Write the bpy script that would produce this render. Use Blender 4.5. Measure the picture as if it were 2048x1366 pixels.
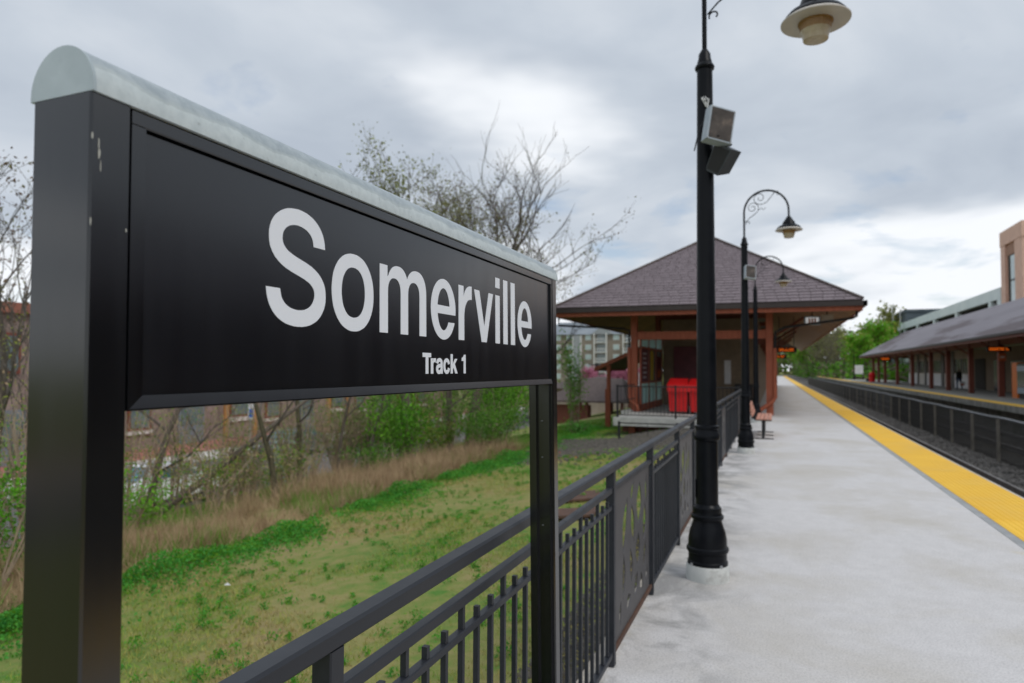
import bpy, math, random
import numpy as np
from mathutils import Vector, Matrix
from mathutils.geometry import tessellate_polygon

# ------------------------------------------------------------------ scene, camera, light
for o in list(bpy.data.objects):
    bpy.data.objects.remove(o)
sc = bpy.context.scene
COL = sc.collection

cam_data = bpy.data.cameras.new('camera')
cam_data.lens = 24.0
cam_data.sensor_width = 36.0
cam_data.clip_start = 0.05
cam_data.clip_end = 4000
cam_data.dof.use_dof = True
cam_data.dof.focus_distance = 1.35
cam_data.dof.aperture_fstop = 4.6
cam = bpy.data.objects.new('camera', cam_data)
COL.objects.link(cam)
_r = Vector((0.93369055, 0.3580427, 0.00523183))
_u = Vector((0.00933628, -0.03894739, 0.99919765))
_f = Vector((-0.35795919, 0.93289256, 0.0397076))
cam.matrix_world = Matrix(((_r.x, _u.x, -_f.x, 0), (_r.y, _u.y, -_f.y, 0), (_r.z, _u.z, -_f.z, 1.55), (0, 0, 0, 1)))
sc.camera = cam

SUN_EL, SUN_AZ = math.radians(50), math.radians(118)
world = bpy.data.worlds.new('World')
sc.world = world
world.use_nodes = True
nt = world.node_tree
nt.nodes.clear()
L = nt.links.new


def N(tree, kind, **kw):
    n = tree.nodes.new(kind)
    for k, v in kw.items():
        setattr(n, k, v)
    return n


def ramp(tree, stops, fac, interp='LINEAR'):
    r = tree.nodes.new('ShaderNodeValToRGB')
    r.color_ramp.interpolation = interp
    while len(r.color_ramp.elements) < len(stops):
        r.color_ramp.elements.new(0.5)
    for e, (p, c) in zip(r.color_ramp.elements, stops):
        e.position = p
        e.color = (c[0], c[1], c[2], 1) if not isinstance(c, (int, float)) else (c, c, c, 1)
    tree.links.new(fac, r.inputs[0])
    return r.outputs[0]


def math_node(tree, op, a, b=None, c=None, clamp=False):
    n = tree.nodes.new('ShaderNodeMath')
    n.operation = op
    n.use_clamp = clamp
    for i, v in enumerate((a, b, c)):
        if v is None:
            continue
        if isinstance(v, (int, float)):
            n.inputs[i].default_value = v
        else:
            tree.links.new(v, n.inputs[i])
    return n.outputs[0]


def mixc(tree, fac, a, b, blend='MIX'):
    n = tree.nodes.new('ShaderNodeMix')
    n.data_type = 'RGBA'
    n.blend_type = blend
    for s, v in ((0, fac), (6, a), (7, b)):
        if isinstance(v, (int, float)):
            n.inputs[s].default_value = v if s == 0 else (v, v, v, 1)
        elif isinstance(v, (tuple, list)):
            n.inputs[s].default_value = (v[0], v[1], v[2], 1)
        else:
            tree.links.new(v, n.inputs[s])
    return n.outputs[2]


def noise(tree, vec, scale, detail=4, rough=0.55, dist=0.0):
    n = tree.nodes.new('ShaderNodeTexNoise')
    n.inputs['Scale'].default_value = scale
    n.inputs['Detail'].default_value = detail
    n.inputs['Roughness'].default_value = rough
    n.inputs['Distortion'].default_value = dist
    if vec is not None:
        tree.links.new(vec, n.inputs['Vector'])
    return n.outputs['Fac']


# overcast sky: Nishita sky seen through a layer of cloud
sky = N(nt, 'ShaderNodeTexSky', sky_type='NISHITA', sun_disc=False)
sky.sun_elevation = SUN_EL
sky.sun_rotation = SUN_AZ
tc = N(nt, 'ShaderNodeTexCoord')
sep = N(nt, 'ShaderNodeSeparateXYZ')
L(tc.outputs['Generated'], sep.inputs[0])
el = math_node(nt, 'MAXIMUM', sep.outputs[2], 0.0)
den = math_node(nt, 'ADD', el, 0.16)
px = math_node(nt, 'DIVIDE', sep.outputs[0], den)
py = math_node(nt, 'DIVIDE', sep.outputs[1], den)
cv = N(nt, 'ShaderNodeCombineXYZ')
L(math_node(nt, 'ADD', px, -0.12), cv.inputs[0])
L(py, cv.inputs[1])
cv.inputs[2].default_value = 59.8
n_big = noise(nt, cv.outputs[0], 0.62, 5, 0.5, 0.25)
cv2 = N(nt, 'ShaderNodeVectorMath', operation='ADD')
L(cv.outputs[0], cv2.inputs[0])
cv2.inputs[1].default_value = (7.3, 2.1, 1.0)
n_mid = noise(nt, cv2.outputs[0], 1.5, 6, 0.5, 0.4)
grey = ramp(nt, [(0.33, (4.75, 5.35, 6.2)), (0.50, (5.6, 6.2, 7.0)), (0.66, (6.8, 7.3, 7.95))], n_mid)
low = ramp(nt, [(0.0, 0.17), (0.14, 0.17), (0.215, 0.05), (0.32, 0.0), (1.0, 0.0)], el)
bf = math_node(nt, 'ADD', n_big, low)
bright = ramp(nt, [(0.56, 0.0), (0.70, 1.0)], bf, 'EASE')
cloud = mixc(nt, bright, grey, (9.6, 9.9, 10.3))
n_gap = noise(nt, cv2.outputs[0], 2.2, 5, 0.55, 0.3)
gap = ramp(nt, [(0.60, 0.0), (0.74, 0.55)], math_node(nt, 'ADD', n_gap, math_node(nt, 'MULTIPLY', low, 0.25)))
skyboost = mixc(nt, 1.0, sky.outputs[0], (1.3, 1.3, 1.3), 'MULTIPLY')
full = mixc(nt, gap, cloud, skyboost)
bg = N(nt, 'ShaderNodeBackground')
bg.inputs['Strength'].default_value = 0.1
L(full, bg.inputs['Color'])
wout = N(nt, 'ShaderNodeOutputWorld')
L(bg.outputs[0], wout.inputs['Surface'])

sun_data = bpy.data.lights.new('sun', 'SUN')
sun_data.energy = 1.4
sun_data.angle = math.radians(22)
sun_data.color = (1.0, 0.965, 0.91)
sun = bpy.data.objects.new('sun', sun_data)
COL.objects.link(sun)
_d = Vector((math.sin(SUN_AZ) * math.cos(SUN_EL), math.cos(SUN_AZ) * math.cos(SUN_EL), math.sin(SUN_EL)))
sun.rotation_euler = _d.to_track_quat('Z', 'Y').to_euler()

sc.view_settings.view_transform = 'Standard'
sc.view_settings.look = 'None'
sc.view_settings.exposure = 0.0
sc.view_settings.gamma = 1.0
sc.view_settings.use_curve_mapping = False
sc.render.engine = 'CYCLES'
sc.cycles.use_denoising = True
sc.cycles.max_bounces = 8
sc.cycles.caustics_reflective = False
sc.cycles.caustics_refractive = False

R = random.Random(7)
rng = np.random.default_rng(11)


# ------------------------------------------------------------------ materials
def mat(name, c1, c2=None, scale=6.0, rough=0.6, spec=0.5, metal=0.0, bump=0.0, bscale=None, lo=0.35, hi=0.65,
        detail=5, stretch=None, rand=0.0, emit=None, rough2=None, transl=0.0, bdist=0.01, dirt=None, dirt_scale=2.0, dirt_lo=0.5, dirt_hi=0.75,
        position=False):
    m = bpy.data.materials.new(name)
    m.use_nodes = True
    t = m.node_tree
    p = t.nodes['Principled BSDF']
    p.inputs['Roughness'].default_value = rough
    p.inputs['Specular IOR Level'].default_value = spec
    p.inputs['Metallic'].default_value = metal
    if position:
        vec = N(t, 'ShaderNodeNewGeometry').outputs['Position']
    else:
        vec = N(t, 'ShaderNodeTexCoord').outputs['Object']
    if stretch:
        mp = N(t, 'ShaderNodeMapping')
        mp.inputs['Scale'].default_value = stretch
        t.links.new(vec, mp.inputs['Vector'])
        vec = mp.outputs[0]
    col = None
    if c2 is not None:
        nf = noise(t, vec, scale, detail)
        col = ramp(t, [(lo, c1), (hi, c2)], nf)
        if rough2 is not None:
            t.links.new(ramp(t, [(lo, rough), (hi, rough2)], nf), p.inputs['Roughness'])
    else:
        rgb = N(t, 'ShaderNodeRGB')
        rgb.outputs[0].default_value = (*c1, 1)
        col = rgb.outputs[0]
    if dirt is not None:
        df = ramp(t, [(dirt_lo, 0.0), (dirt_hi, 1.0)], noise(t, vec, dirt_scale, 6, 0.6))
        col = mixc(t, df, col, dirt)
    if rand:
        oi = N(t, 'ShaderNodeObjectInfo')
        v = math_node(t, 'MULTIPLY_ADD', oi.outputs['Random'], 2 * rand, 1 - rand)
        h = N(t, 'ShaderNodeHueSaturation')
        t.links.new(v, h.inputs['Value'])
        t.links.new(col, h.inputs['Color'])
        col = h.outputs[0]
    t.links.new(col, p.inputs['Base Color'])
    if emit:
        t.links.new(col, p.inputs['Emission Color'])
        p.inputs['Emission Strength'].default_value = emit
    if bump:
        b = N(t, 'ShaderNodeBump')
        b.inputs['Strength'].default_value = bump
        b.inputs['Distance'].default_value = bdist
        t.links.new(noise(t, vec, bscale or scale * 4, 5), b.inputs['Height'])
        t.links.new(b.outputs[0], p.inputs['Normal'])
    if transl:
        tr = N(t, 'ShaderNodeBsdfTranslucent')
        t.links.new(col, tr.inputs['Color'])
        ms = N(t, 'ShaderNodeMixShader')
        ms.inputs[0].default_value = transl
        t.links.new(p.outputs[0], ms.inputs[1])
        t.links.new(tr.outputs[0], ms.inputs[2])
        t.links.new(ms.outputs[0], t.nodes['Material Output'].inputs['Surface'])
    return m


M = {}
M['anodized'] = mat('black_anodized', (0.0024, 0.0029, 0.0042), (0.0038, 0.0045, 0.006), 30, rough=0.17, rough2=0.21, spec=0.85, stretch=(1, 1, 0.06), detail=3,
                    dirt=(0.03, 0.03, 0.032), dirt_scale=60, dirt_lo=0.76, dirt_hi=0.82)
def cap_material():
    m = bpy.data.materials.new('banded_galvanized_cap')
    m.use_nodes = True
    t = m.node_tree
    p = t.nodes['Principled BSDF']
    p.inputs['Roughness'].default_value = 0.5
    p.inputs['Metallic'].default_value = 0.2
    ob = N(t, 'ShaderNodeTexCoord').outputs['Object']
    sp_ = N(t, 'ShaderNodeSeparateXYZ')
    t.links.new(ob, sp_.inputs[0])
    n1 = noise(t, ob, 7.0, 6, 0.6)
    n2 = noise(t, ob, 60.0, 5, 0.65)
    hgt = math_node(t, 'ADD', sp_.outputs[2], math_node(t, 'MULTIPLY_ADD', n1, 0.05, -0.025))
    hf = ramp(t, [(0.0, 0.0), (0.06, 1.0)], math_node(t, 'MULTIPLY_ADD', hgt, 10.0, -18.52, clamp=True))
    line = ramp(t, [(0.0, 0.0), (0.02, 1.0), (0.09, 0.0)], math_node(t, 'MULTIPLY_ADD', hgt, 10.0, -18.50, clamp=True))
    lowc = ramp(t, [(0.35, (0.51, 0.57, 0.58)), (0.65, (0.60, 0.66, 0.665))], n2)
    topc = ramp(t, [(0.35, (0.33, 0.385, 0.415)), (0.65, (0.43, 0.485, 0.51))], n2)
    c = mixc(t, hf, lowc, topc)  # darker blue-grey above a wavy height line, paler below
    c = mixc(t, math_node(t, 'MULTIPLY', line, 0.35), c, (0.26, 0.30, 0.30))
    spots = ramp(t, [(0.66, 0.0), (0.72, 0.5)], noise(t, ob, 90.0, 3, 0.6))
    c = mixc(t, spots, c, (0.28, 0.31, 0.31))
    t.links.new(c, p.inputs['Base Color'])
    return m


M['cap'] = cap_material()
M['panel'] = mat('sign_panel_black', (0.0050, 0.0057, 0.0080), (0.0066, 0.0074, 0.0100), 26, rough=0.19, rough2=0.22, spec=0.8, stretch=(1, 1, 0.08), detail=4)
M['galv'] = mat('galvanized_cap', (0.40, 0.465, 0.49), (0.48, 0.55, 0.575), 14, rough=0.5, spec=0.5, metal=0.25, bump=0.08, bscale=160, bdist=0.002,
                dirt=(0.36, 0.42, 0.445), dirt_scale=9, dirt_lo=0.5, dirt_hi=0.72, stretch=(1, 0.35, 1))
M['vinyl'] = mat('sign_vinyl', (0.79, 0.82, 0.87), rough=0.42, spec=0.35)
M['chip'] = mat('bare_primer', (0.42, 0.42, 0.38), rough=0.8)
M['rail'] = mat('railing_charcoal_paint', (0.019, 0.0215, 0.028), (0.026, 0.029, 0.036), 9, rough=0.42, rough2=0.52, spec=0.4, bump=0.12, bscale=220, bdist=0.001,
                dirt=(0.11, 0.105, 0.10), dirt_scale=34, dirt_lo=0.73, dirt_hi=0.8)
M['plate'] = mat('art_panel_paint', (0.060, 0.057, 0.060), (0.078, 0.074, 0.077), 5, rough=0.5, spec=0.5, bump=0.05, bscale=200, bdist=0.001)
M['rust'] = mat('rusty_steel', (0.075, 0.042, 0.03), (0.125, 0.062, 0.04), 12, rough=0.85, bump=0.3, bscale=60, bdist=0.002)
M['lamp'] = mat('lamp_black_paint', (0.0035, 0.0045, 0.0065), (0.0055, 0.0065, 0.009), 8, rough=0.30, rough2=0.40, spec=0.16, bump=0.06, bscale=120, bdist=0.001,
                dirt=(0.03, 0.03, 0.03), dirt_scale=24, dirt_lo=0.77, dirt_hi=0.84)
M['cream'] = mat('lamp_reflector_cream', (0.50, 0.465, 0.42), (0.58, 0.54, 0.49), 6, rough=0.5)
M['lens_pale'] = mat('lamp_pale_lens', (0.66, 0.56, 0.40), (0.78, 0.70, 0.54), 30, rough=0.2, spec=0.6, transl=0.4)
M['globe'] = mat('lamp_amber_lens', (0.42, 0.235, 0.08), (0.55, 0.34, 0.14), 8, rough=0.25, spec=0.6, transl=0.45)
M['footing'] = mat('footing_concrete', (0.50, 0.52, 0.51), (0.62, 0.63, 0.61), 8, rough=0.9, bump=0.4, bscale=60, bdist=0.004, dirt=(0.30, 0.29, 0.27), dirt_scale=5, dirt_lo=0.56, dirt_hi=0.72)
M['speaker_shell'] = mat('loudspeaker_grey_shell', (0.33, 0.38, 0.43), (0.39, 0.44, 0.49), 12, rough=0.45)
M['speaker_face'] = mat('loudspeaker_brown_grille', (0.035, 0.028, 0.025), (0.08, 0.066, 0.058), 9, rough=0.75, dirt=(0.20, 0.15, 0.12), dirt_scale=14, dirt_lo=0.52, dirt_hi=0.8)
M['horn'] = mat('loudspeaker_dark_shell', (0.045, 0.055, 0.065), (0.06, 0.07, 0.08), 8, rough=0.5)
M['steel'] = mat('plain_steel', (0.42, 0.43, 0.44), rough=0.4, metal=0.7)
M['yellow'] = mat('tactile_yellow', (0.86, 0.49, 0.030), (0.90, 0.54, 0.045), 1.6, rough=0.7, bump=0.25, bscale=30, bdist=0.004, dirt=(0.80, 0.50, 0.10), dirt_scale=0.9, dirt_lo=0.5, dirt_hi=0.8, rand=0.05, position=True)
M['edge_grey'] = mat('edge_strip_grey', (0.30, 0.31, 0.31), (0.38, 0.39, 0.40), 5, rough=0.85, bump=0.2, bscale=60)
M['conc_dark'] = mat('weathered_concrete', (0.22, 0.22, 0.20), (0.34, 0.33, 0.30), 2.5, rough=0.9, bump=0.3, bscale=30, dirt=(0.10, 0.11, 0.07), dirt_scale=1.2, dirt_lo=0.5, dirt_hi=0.75)
M['deck'] = mat('deck_concrete', (0.40, 0.40, 0.38), (0.54, 0.54, 0.51), 3.5, rough=0.9, bump=0.3, bscale=30, dirt=(0.27, 0.28, 0.25), dirt_scale=2.2)
M['ballast'] = mat('ballast', (0.055, 0.052, 0.05), (0.15, 0.14, 0.13), 14, rough=0.95, bump=1.0, bscale=18, bdist=0.05, lo=0.3, hi=0.7)
M['stone'] = mat('ballast_stone', (0.06, 0.057, 0.054), (0.19, 0.18, 0.17), 3, rough=0.95, lo=0.3, hi=0.7, position=True)
M['gravel'] = mat('grey_gravel', (0.055, 0.05, 0.043), (0.15, 0.135, 0.115), 9, rough=0.95, lo=0.3, hi=0.7, position=True)
M['railsteel'] = mat('rail_steel', (0.20, 0.18, 0.165), (0.27, 0.25, 0.24), 4, rough=0.45, metal=0.6)
M['tie'] = mat('tie_timber', (0.06, 0.045, 0.036), (0.10, 0.08, 0.065), 6, rough=0.9, stretch=(0.3, 4, 4))
M['fence_post'] = mat('fence_post_weathered', (0.12, 0.112, 0.095), (0.19, 0.175, 0.15), 5, rough=0.85, bump=0.2, bscale=40)
M['fence_rail'] = mat('fence_rail_grey', (0.15, 0.16, 0.175), (0.22, 0.23, 0.25), 5, rough=0.6)
M['mesh'] = mat('fence_mesh_black', (0.022, 0.022, 0.021), rough=0.75)
M['shingle'] = mat('roof_shingle', (0.165, 0.135, 0.147), (0.245, 0.206, 0.222), 7, rough=0.9, spec=0.25, bump=0.4, bscale=90, bdist=0.004, rand=0.09)
M['roof_plain'] = mat('roof_far_shingle', (0.235, 0.218, 0.24), (0.28, 0.262, 0.285), 0.35, rough=0.85, spec=0.25, bump=0.3, bscale=20, bdist=0.01,
                      dirt=(0.155, 0.132, 0.14), dirt_scale=0.22, dirt_lo=0.5, dirt_hi=0.57, stretch=(1.6, 0.22, 1))
M['hipcap'] = mat('hip_cap_brown', (0.07, 0.05, 0.045), (0.10, 0.075, 0.068), 5, rough=0.8)
M['gutter'] = mat('gutter_brown', (0.030, 0.021, 0.019), (0.042, 0.03, 0.027), 4, rough=0.5)
M['redwood'] = mat('red_brown_timber', (0.33, 0.080, 0.037), (0.42, 0.112, 0.052), 4, rough=0.6, stretch=(4, 4, 0.6), bump=0.1, bscale=30, bdist=0.003)
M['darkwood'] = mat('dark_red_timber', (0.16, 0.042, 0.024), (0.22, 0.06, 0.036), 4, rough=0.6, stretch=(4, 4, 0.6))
M['soffit'] = mat('soffit_board', (0.21, 0.10, 0.026), (0.29, 0.15, 0.042), 3, rough=0.6, rand=0.25, stretch=(6, 0.6, 2))
M['tanwall'] = mat('tan_wall', (0.20, 0.15, 0.10), (0.25, 0.19, 0.13), 3, rough=0.8)
M['red_plastic'] = mat('red_bin_plastic', (0.62, 0.010, 0.012), (0.70, 0.016, 0.018), 4, rough=0.4, spec=0.4)
M['glass'] = mat('window_glass', (0.12, 0.16, 0.17), (0.16, 0.20, 0.21), 2, rough=0.08, spec=0.8)
M['glass_pale'] = mat('window_glass_pale', (0.36, 0.47, 0.48), (0.44, 0.55, 0.55), 2, rough=0.15, spec=0.6)
def clear_glass():
    m = bpy.data.materials.new('clear_pane')
    m.use_nodes = True
    t = m.node_tree
    p = t.nodes['Principled BSDF']
    p.inputs['Base Color'].default_value = (0.55, 0.70, 0.70, 1)
    p.inputs['Roughness'].default_value = 0.12
    tr = N(t, 'ShaderNodeBsdfTranslucent')
    tr.inputs['Color'].default_value = (0.70, 0.86, 0.86, 1)
    ms = N(t, 'ShaderNodeMixShader')
    ms.inputs[0].default_value = 0.72
    t.links.new(p.outputs[0], ms.inputs[1])
    t.links.new(tr.outputs[0], ms.inputs[2])
    t.links.new(ms.outputs[0], t.nodes['Material Output'].inputs['Surface'])
    return m


M['pane_clear'] = clear_glass()
M['maroon'] = mat('maroon_poster', (0.10, 0.012, 0.022), (0.14, 0.018, 0.030), 3, rough=0.5)
M['poster_yellow'] = mat('yellow_poster', (0.55, 0.42, 0.02), rough=0.5)
M['poster_orange'] = mat('orange_poster', (0.42, 0.09, 0.02), rough=0.5)
M['glow_face'] = mat('sign_face_added_glow', (0.72, 0.74, 0.76), rough=0.5, emit=0.35)  # weak glow added to brighten the sign face in the eave's shade
M['white_paint'] = mat('white_paint', (0.62, 0.62, 0.62), (0.72, 0.72, 0.72), 4, rough=0.6)
M['benchwood'] = mat('bench_salmon_timber', (0.50, 0.235, 0.17), (0.60, 0.30, 0.215), 5, rough=0.6, stretch=(5, 0.5, 5))
M['black'] = mat('matt_black', (0.012, 0.012, 0.013), rough=0.6)
M['led'] = mat('led_display', (1.0, 0.17, 0.01), rough=0.6, emit=0.45)
M['sigred'] = mat('signal_red_lens', (1.0, 0.10, 0.03), rough=0.6, emit=3.0)
M['orange'] = mat('orange_enamel', (0.75, 0.17, 0.01), rough=0.45)
M['screen'] = mat('dark_screen', (0.03, 0.045, 0.06), (0.05, 0.07, 0.09), 2, rough=0.15)
M['bluegrey'] = mat('blue_grey_panel', (0.25, 0.33, 0.40), (0.31, 0.39, 0.46), 2, rough=0.4)
M['garage'] = mat('garage_pale_concrete', (0.66, 0.74, 0.745), (0.74, 0.81, 0.81), 0.6, rough=0.8)
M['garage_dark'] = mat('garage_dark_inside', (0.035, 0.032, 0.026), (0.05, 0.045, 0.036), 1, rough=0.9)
M['brick_sal'] = mat('salmon_brick', (0.68, 0.44, 0.345), (0.76, 0.51, 0.40), 1.2, rough=0.85)
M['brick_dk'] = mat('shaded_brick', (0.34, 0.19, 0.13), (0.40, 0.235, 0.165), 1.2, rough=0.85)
M['slate'] = mat('slate_blue_cladding', (0.075, 0.10, 0.12), (0.10, 0.13, 0.15), 0.7, rough=0.7)
M['signyellow'] = mat('yellow_sign', (0.72, 0.43, 0.02), rough=0.5)
M['brownstone'] = mat('brownstone', (0.20, 0.145, 0.125), (0.31, 0.235, 0.205), 2.2, rough=0.9, bump=0.3, bscale=6)
M['beige'] = mat('beige_stucco', (0.33, 0.27, 0.22), (0.42, 0.35, 0.29), 1.5, rough=0.9)
M['redroof'] = mat('red_clay_roof', (0.27, 0.10, 0.07), (0.34, 0.14, 0.095), 3, rough=0.85)
M['ochre'] = mat('ochre_door_frame', (0.40, 0.20, 0.07), (0.48, 0.25, 0.09), 3, rough=0.7)
M['bluesteel'] = mat('blue_grey_door', (0.16, 0.19, 0.22), (0.21, 0.24, 0.27), 2, rough=0.5)
M['asphalt'] = mat('asphalt', (0.10, 0.095, 0.095), (0.155, 0.145, 0.145), 4, rough=0.9, bump=0.3, bscale=40)
M['paver'] = mat('red_brick_paving', (0.36, 0.13, 0.10), (0.48, 0.20, 0.16), 3, rough=0.85, bump=0.2, bscale=12)
M['whitewalk'] = mat('pale_kerb_concrete', (0.60, 0.56, 0.52), (0.72, 0.68, 0.64), 2, rough=0.85)
M['teal'] = mat('teal_metal', (0.21, 0.29, 0.30), (0.27, 0.35, 0.355), 3, rough=0.5)
M['carwhite'] = mat('white_car_paint', (0.74, 0.76, 0.78), rough=0.25, spec=0.6)
M['cargrey'] = mat('grey_car_paint', (0.11, 0.12, 0.13), rough=0.25, spec=0.6)
M['carglass'] = mat('car_glass', (0.06, 0.14, 0.17), rough=0.06, spec=0.9)
M['tyre'] = mat('tyre_rubber', (0.015, 0.015, 0.015), rough=0.8)
M['apt_taupe'] = mat('apartment_taupe_siding', (0.235, 0.20, 0.165), (0.275, 0.235, 0.195), 0.3, rough=0.85)
M['apt_grey'] = mat('apartment_grey_siding', (0.27, 0.29, 0.31), (0.32, 0.34, 0.36), 0.3, rough=0.85)
M['apt_roof'] = mat('apartment_grey_roof', (0.20, 0.23, 0.26), (0.25, 0.28, 0.31), 0.3, rough=0.85)
M['bark'] = mat('tree_bark', (0.075, 0.060, 0.047), (0.16, 0.13, 0.10), 9, rough=0.95, stretch=(3, 3, 0.6), bump=0.5, bscale=20, bdist=0.02)
M['twig'] = mat('tree_twig', (0.085, 0.072, 0.062), (0.15, 0.128, 0.108), 3, rough=0.9)
M['brush'] = mat('brush_stem', (0.25, 0.19, 0.135), (0.40, 0.31, 0.225), 3, rough=0.9)
M['mossbark'] = mat('mossy_bark', (0.055, 0.05, 0.025), (0.11, 0.095, 0.055), 9, rough=0.95, stretch=(3, 3, 0.6), bump=0.5, bscale=20, bdist=0.02)


def leafmat(name, c1, c2, scale=1.3, transl=0.35):
    return mat(name, c1, c2, scale, rough=0.6, spec=0.3, transl=transl, lo=0.3, hi=0.7, detail=6, position=True)


M['leaf_green'] = leafmat('spring_leaf', (0.055, 0.19, 0.012), (0.19, 0.42, 0.028))
M['leaf_bright'] = leafmat('bright_spring_leaf', (0.09, 0.33, 0.014), (0.25, 0.56, 0.035))
M['leaf_bush'] = leafmat('bush_leaf', (0.04, 0.125, 0.014), (0.125, 0.275, 0.03))
M['leaf_olive'] = leafmat('olive_bud', (0.14, 0.145, 0.05), (0.26, 0.265, 0.095))
M['leaf_rust'] = leafmat('russet_bud', (0.12, 0.075, 0.05), (0.19, 0.13, 0.075))
M['leaf_yellow'] = leafmat('yellow_green_bud', (0.21, 0.25, 0.045), (0.36, 0.40, 0.08))
M['leaf_grey'] = leafmat('bare_far_crown', (0.14, 0.12, 0.09), (0.22, 0.20, 0.13), 0.4)
M['blossom'] = leafmat('pink_blossom', (0.48, 0.17, 0.26), (0.62, 0.27, 0.37))
M['weed'] = leafmat('weed_leaf', (0.022, 0.18, 0.026), (0.13, 0.46, 0.055), 5.0)
M['straw'] = leafmat('dry_straw', (0.22, 0.135, 0.07), (0.62, 0.46, 0.28), 5.0, 0.2)


def grass_material():
    m = bpy.data.materials.new('lawn_blade')
    m.use_nodes = True
    t = m.node_tree
    p = t.nodes['Principled BSDF']
    p.inputs['Roughness'].default_value = 0.7
    p.inputs['Specular IOR Level'].default_value = 0.25
    pos = N(t, 'ShaderNodeNewGeometry').outputs['Position']
    a = noise(t, pos, 0.55, 4, 0.6)
    b = noise(t, pos, 9.0, 3, 0.65)
    f = math_node(t, 'ADD', math_node(t, 'MULTIPLY', a, 0.5), math_node(t, 'MULTIPLY', b, 0.5))
    c = ramp(t, [(0.38, (0.44, 0.33, 0.17)), (0.47, (0.35, 0.31, 0.095)), (0.55, (0.24, 0.31, 0.05)), (0.63, (0.09, 0.30, 0.018))], f)
    t.links.new(c, p.inputs['Base Color'])
    return m


M['lawn'] = grass_material()


def ground_material():
    m = bpy.data.materials.new('ground_soil_and_turf')
    m.use_nodes = True
    t = m.node_tree
    p = t.nodes['Principled BSDF']
    p.inputs['Roughness'].default_value = 0.95
    p.inputs['Specular IOR Level'].default_value = 0.15
    pos = N(t, 'ShaderNodeNewGeometry').outputs['Position']
    a = noise(t, pos, 0.5, 5, 0.6)
    b = noise(t, pos, 5.0, 5, 0.65)
    f = math_node(t, 'ADD', math_node(t, 'MULTIPLY', a, 0.55), math_node(t, 'MULTIPLY', b, 0.45))
    c = ramp(t, [(0.31, (0.24, 0.165, 0.10)), (0.42, (0.29, 0.25, 0.105)), (0.52, (0.20, 0.23, 0.065)), (0.64, (0.06, 0.20, 0.03))], f)
    t.links.new(c, p.inputs['Base Color'])
    bm = N(t, 'ShaderNodeBump')
    bm.inputs['Strength'].default_value = 0.6
    bm.inputs['Distance'].default_value = 0.04
    t.links.new(b, bm.inputs['Height'])
    t.links.new(bm.outputs[0], p.inputs['Normal'])
    return m


M['ground'] = ground_material()


def platform_material():
    m = bpy.data.materials.new('platform_concrete')
    m.use_nodes = True
    t = m.node_tree
    p = t.nodes['Principled BSDF']
    p.inputs['Roughness'].default_value = 0.85
    p.inputs['Specular IOR Level'].default_value = 0.3
    pos = N(t, 'ShaderNodeNewGeometry').outputs['Position']
    a = noise(t, pos, 0.7, 7, 0.62, 0.4)
    b = noise(t, pos, 7.0, 6, 0.7)
    g = noise(t, pos, 85.0, 4, 0.75)
    base = ramp(t, [(0.30, (0.63, 0.61, 0.605)), (0.66, (0.715, 0.695, 0.69))], b)
    tan = ramp(t, [(0.45, 0.0), (0.66, 0.75)], a)
    c = mixc(t, tan, base, (0.55, 0.51, 0.45))
    sm = noise(t, pos, 1.9, 8, 0.68, 0.8)
    sep = N(t, 'ShaderNodeSeparateXYZ')
    t.links.new(pos, sep.inputs[0])
    # grime gathers in the strip along the railing
    near = ramp(t, [(0.0, 1.0), (0.14, 0.75), (0.29, 0.0)], math_node(t, 'MULTIPLY_ADD', sep.outputs[0], 0.35, 0.33, clamp=True))
    sf = math_node(t, 'MULTIPLY', ramp(t, [(0.45, 0.0), (0.60, 0.85)], sm), near)
    c = mixc(t, sf, c, (0.25, 0.245, 0.24))
    lipf = ramp(t, [(0.02, 0.9), (0.075, 0.0)], math_node(t, 'ADD', math_node(t, 'MULTIPLY_ADD', sep.outputs[0], 0.5, 0.46), math_node(t, 'MULTIPLY_ADD', b, 0.14, -0.06), clamp=True))
    c = mixc(t, lipf, c, (0.47, 0.42, 0.35))
    # worn paint next to the yellow strip
    py1 = ramp(t, [(0.60, 0.0), (0.74, 0.55)], noise(t, pos, 2.6, 5, 0.6))
    band = ramp(t, [(0.83, 0.0), (0.90, 1.0), (1.0, 1.0)], math_node(t, 'MULTIPLY', sep.outputs[0], 0.47, clamp=True))
    c = mixc(t, math_node(t, 'MULTIPLY', py1, band), c, (0.72, 0.60, 0.36))
    sp = ramp(t, [(0.38, 0.74), (0.55, 1.0)], g)
    c = mixc(t, 1.0, c, sp, 'MULTIPLY')
    t.links.new(c, p.inputs['Base Color'])
    bm = N(t, 'ShaderNodeBump')
    bm.inputs['Strength'].default_value = 0.10
    bm.inputs['Distance'].default_value = 0.003
    t.links.new(math_node(t, 'ADD', b, g), bm.inputs['Height'])
    t.links.new(bm.outputs[0], p.inputs['Normal'])
    return m


M['platform'] = platform_material()


# ------------------------------------------------------------------ object helpers
def tag(o, label=None, cat=None, group=None, kind=None):
    if label:
        o['label'] = label
    if cat:
        o['category'] = cat
    if group:
        o['group'] = group
    if kind:
        o['kind'] = kind
    return o


def empty(name, loc, label, cat, group=None, rot=None):
    o = bpy.data.objects.new(name, None)
    o.empty_display_size = 0.2
    o.location = loc
    if rot:
        o.rotation_euler = rot
    COL.objects.link(o)
    return tag(o, label, cat, group)


def root_of(o):
    while o.parent is not None:
        o = o.parent
    return o


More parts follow.
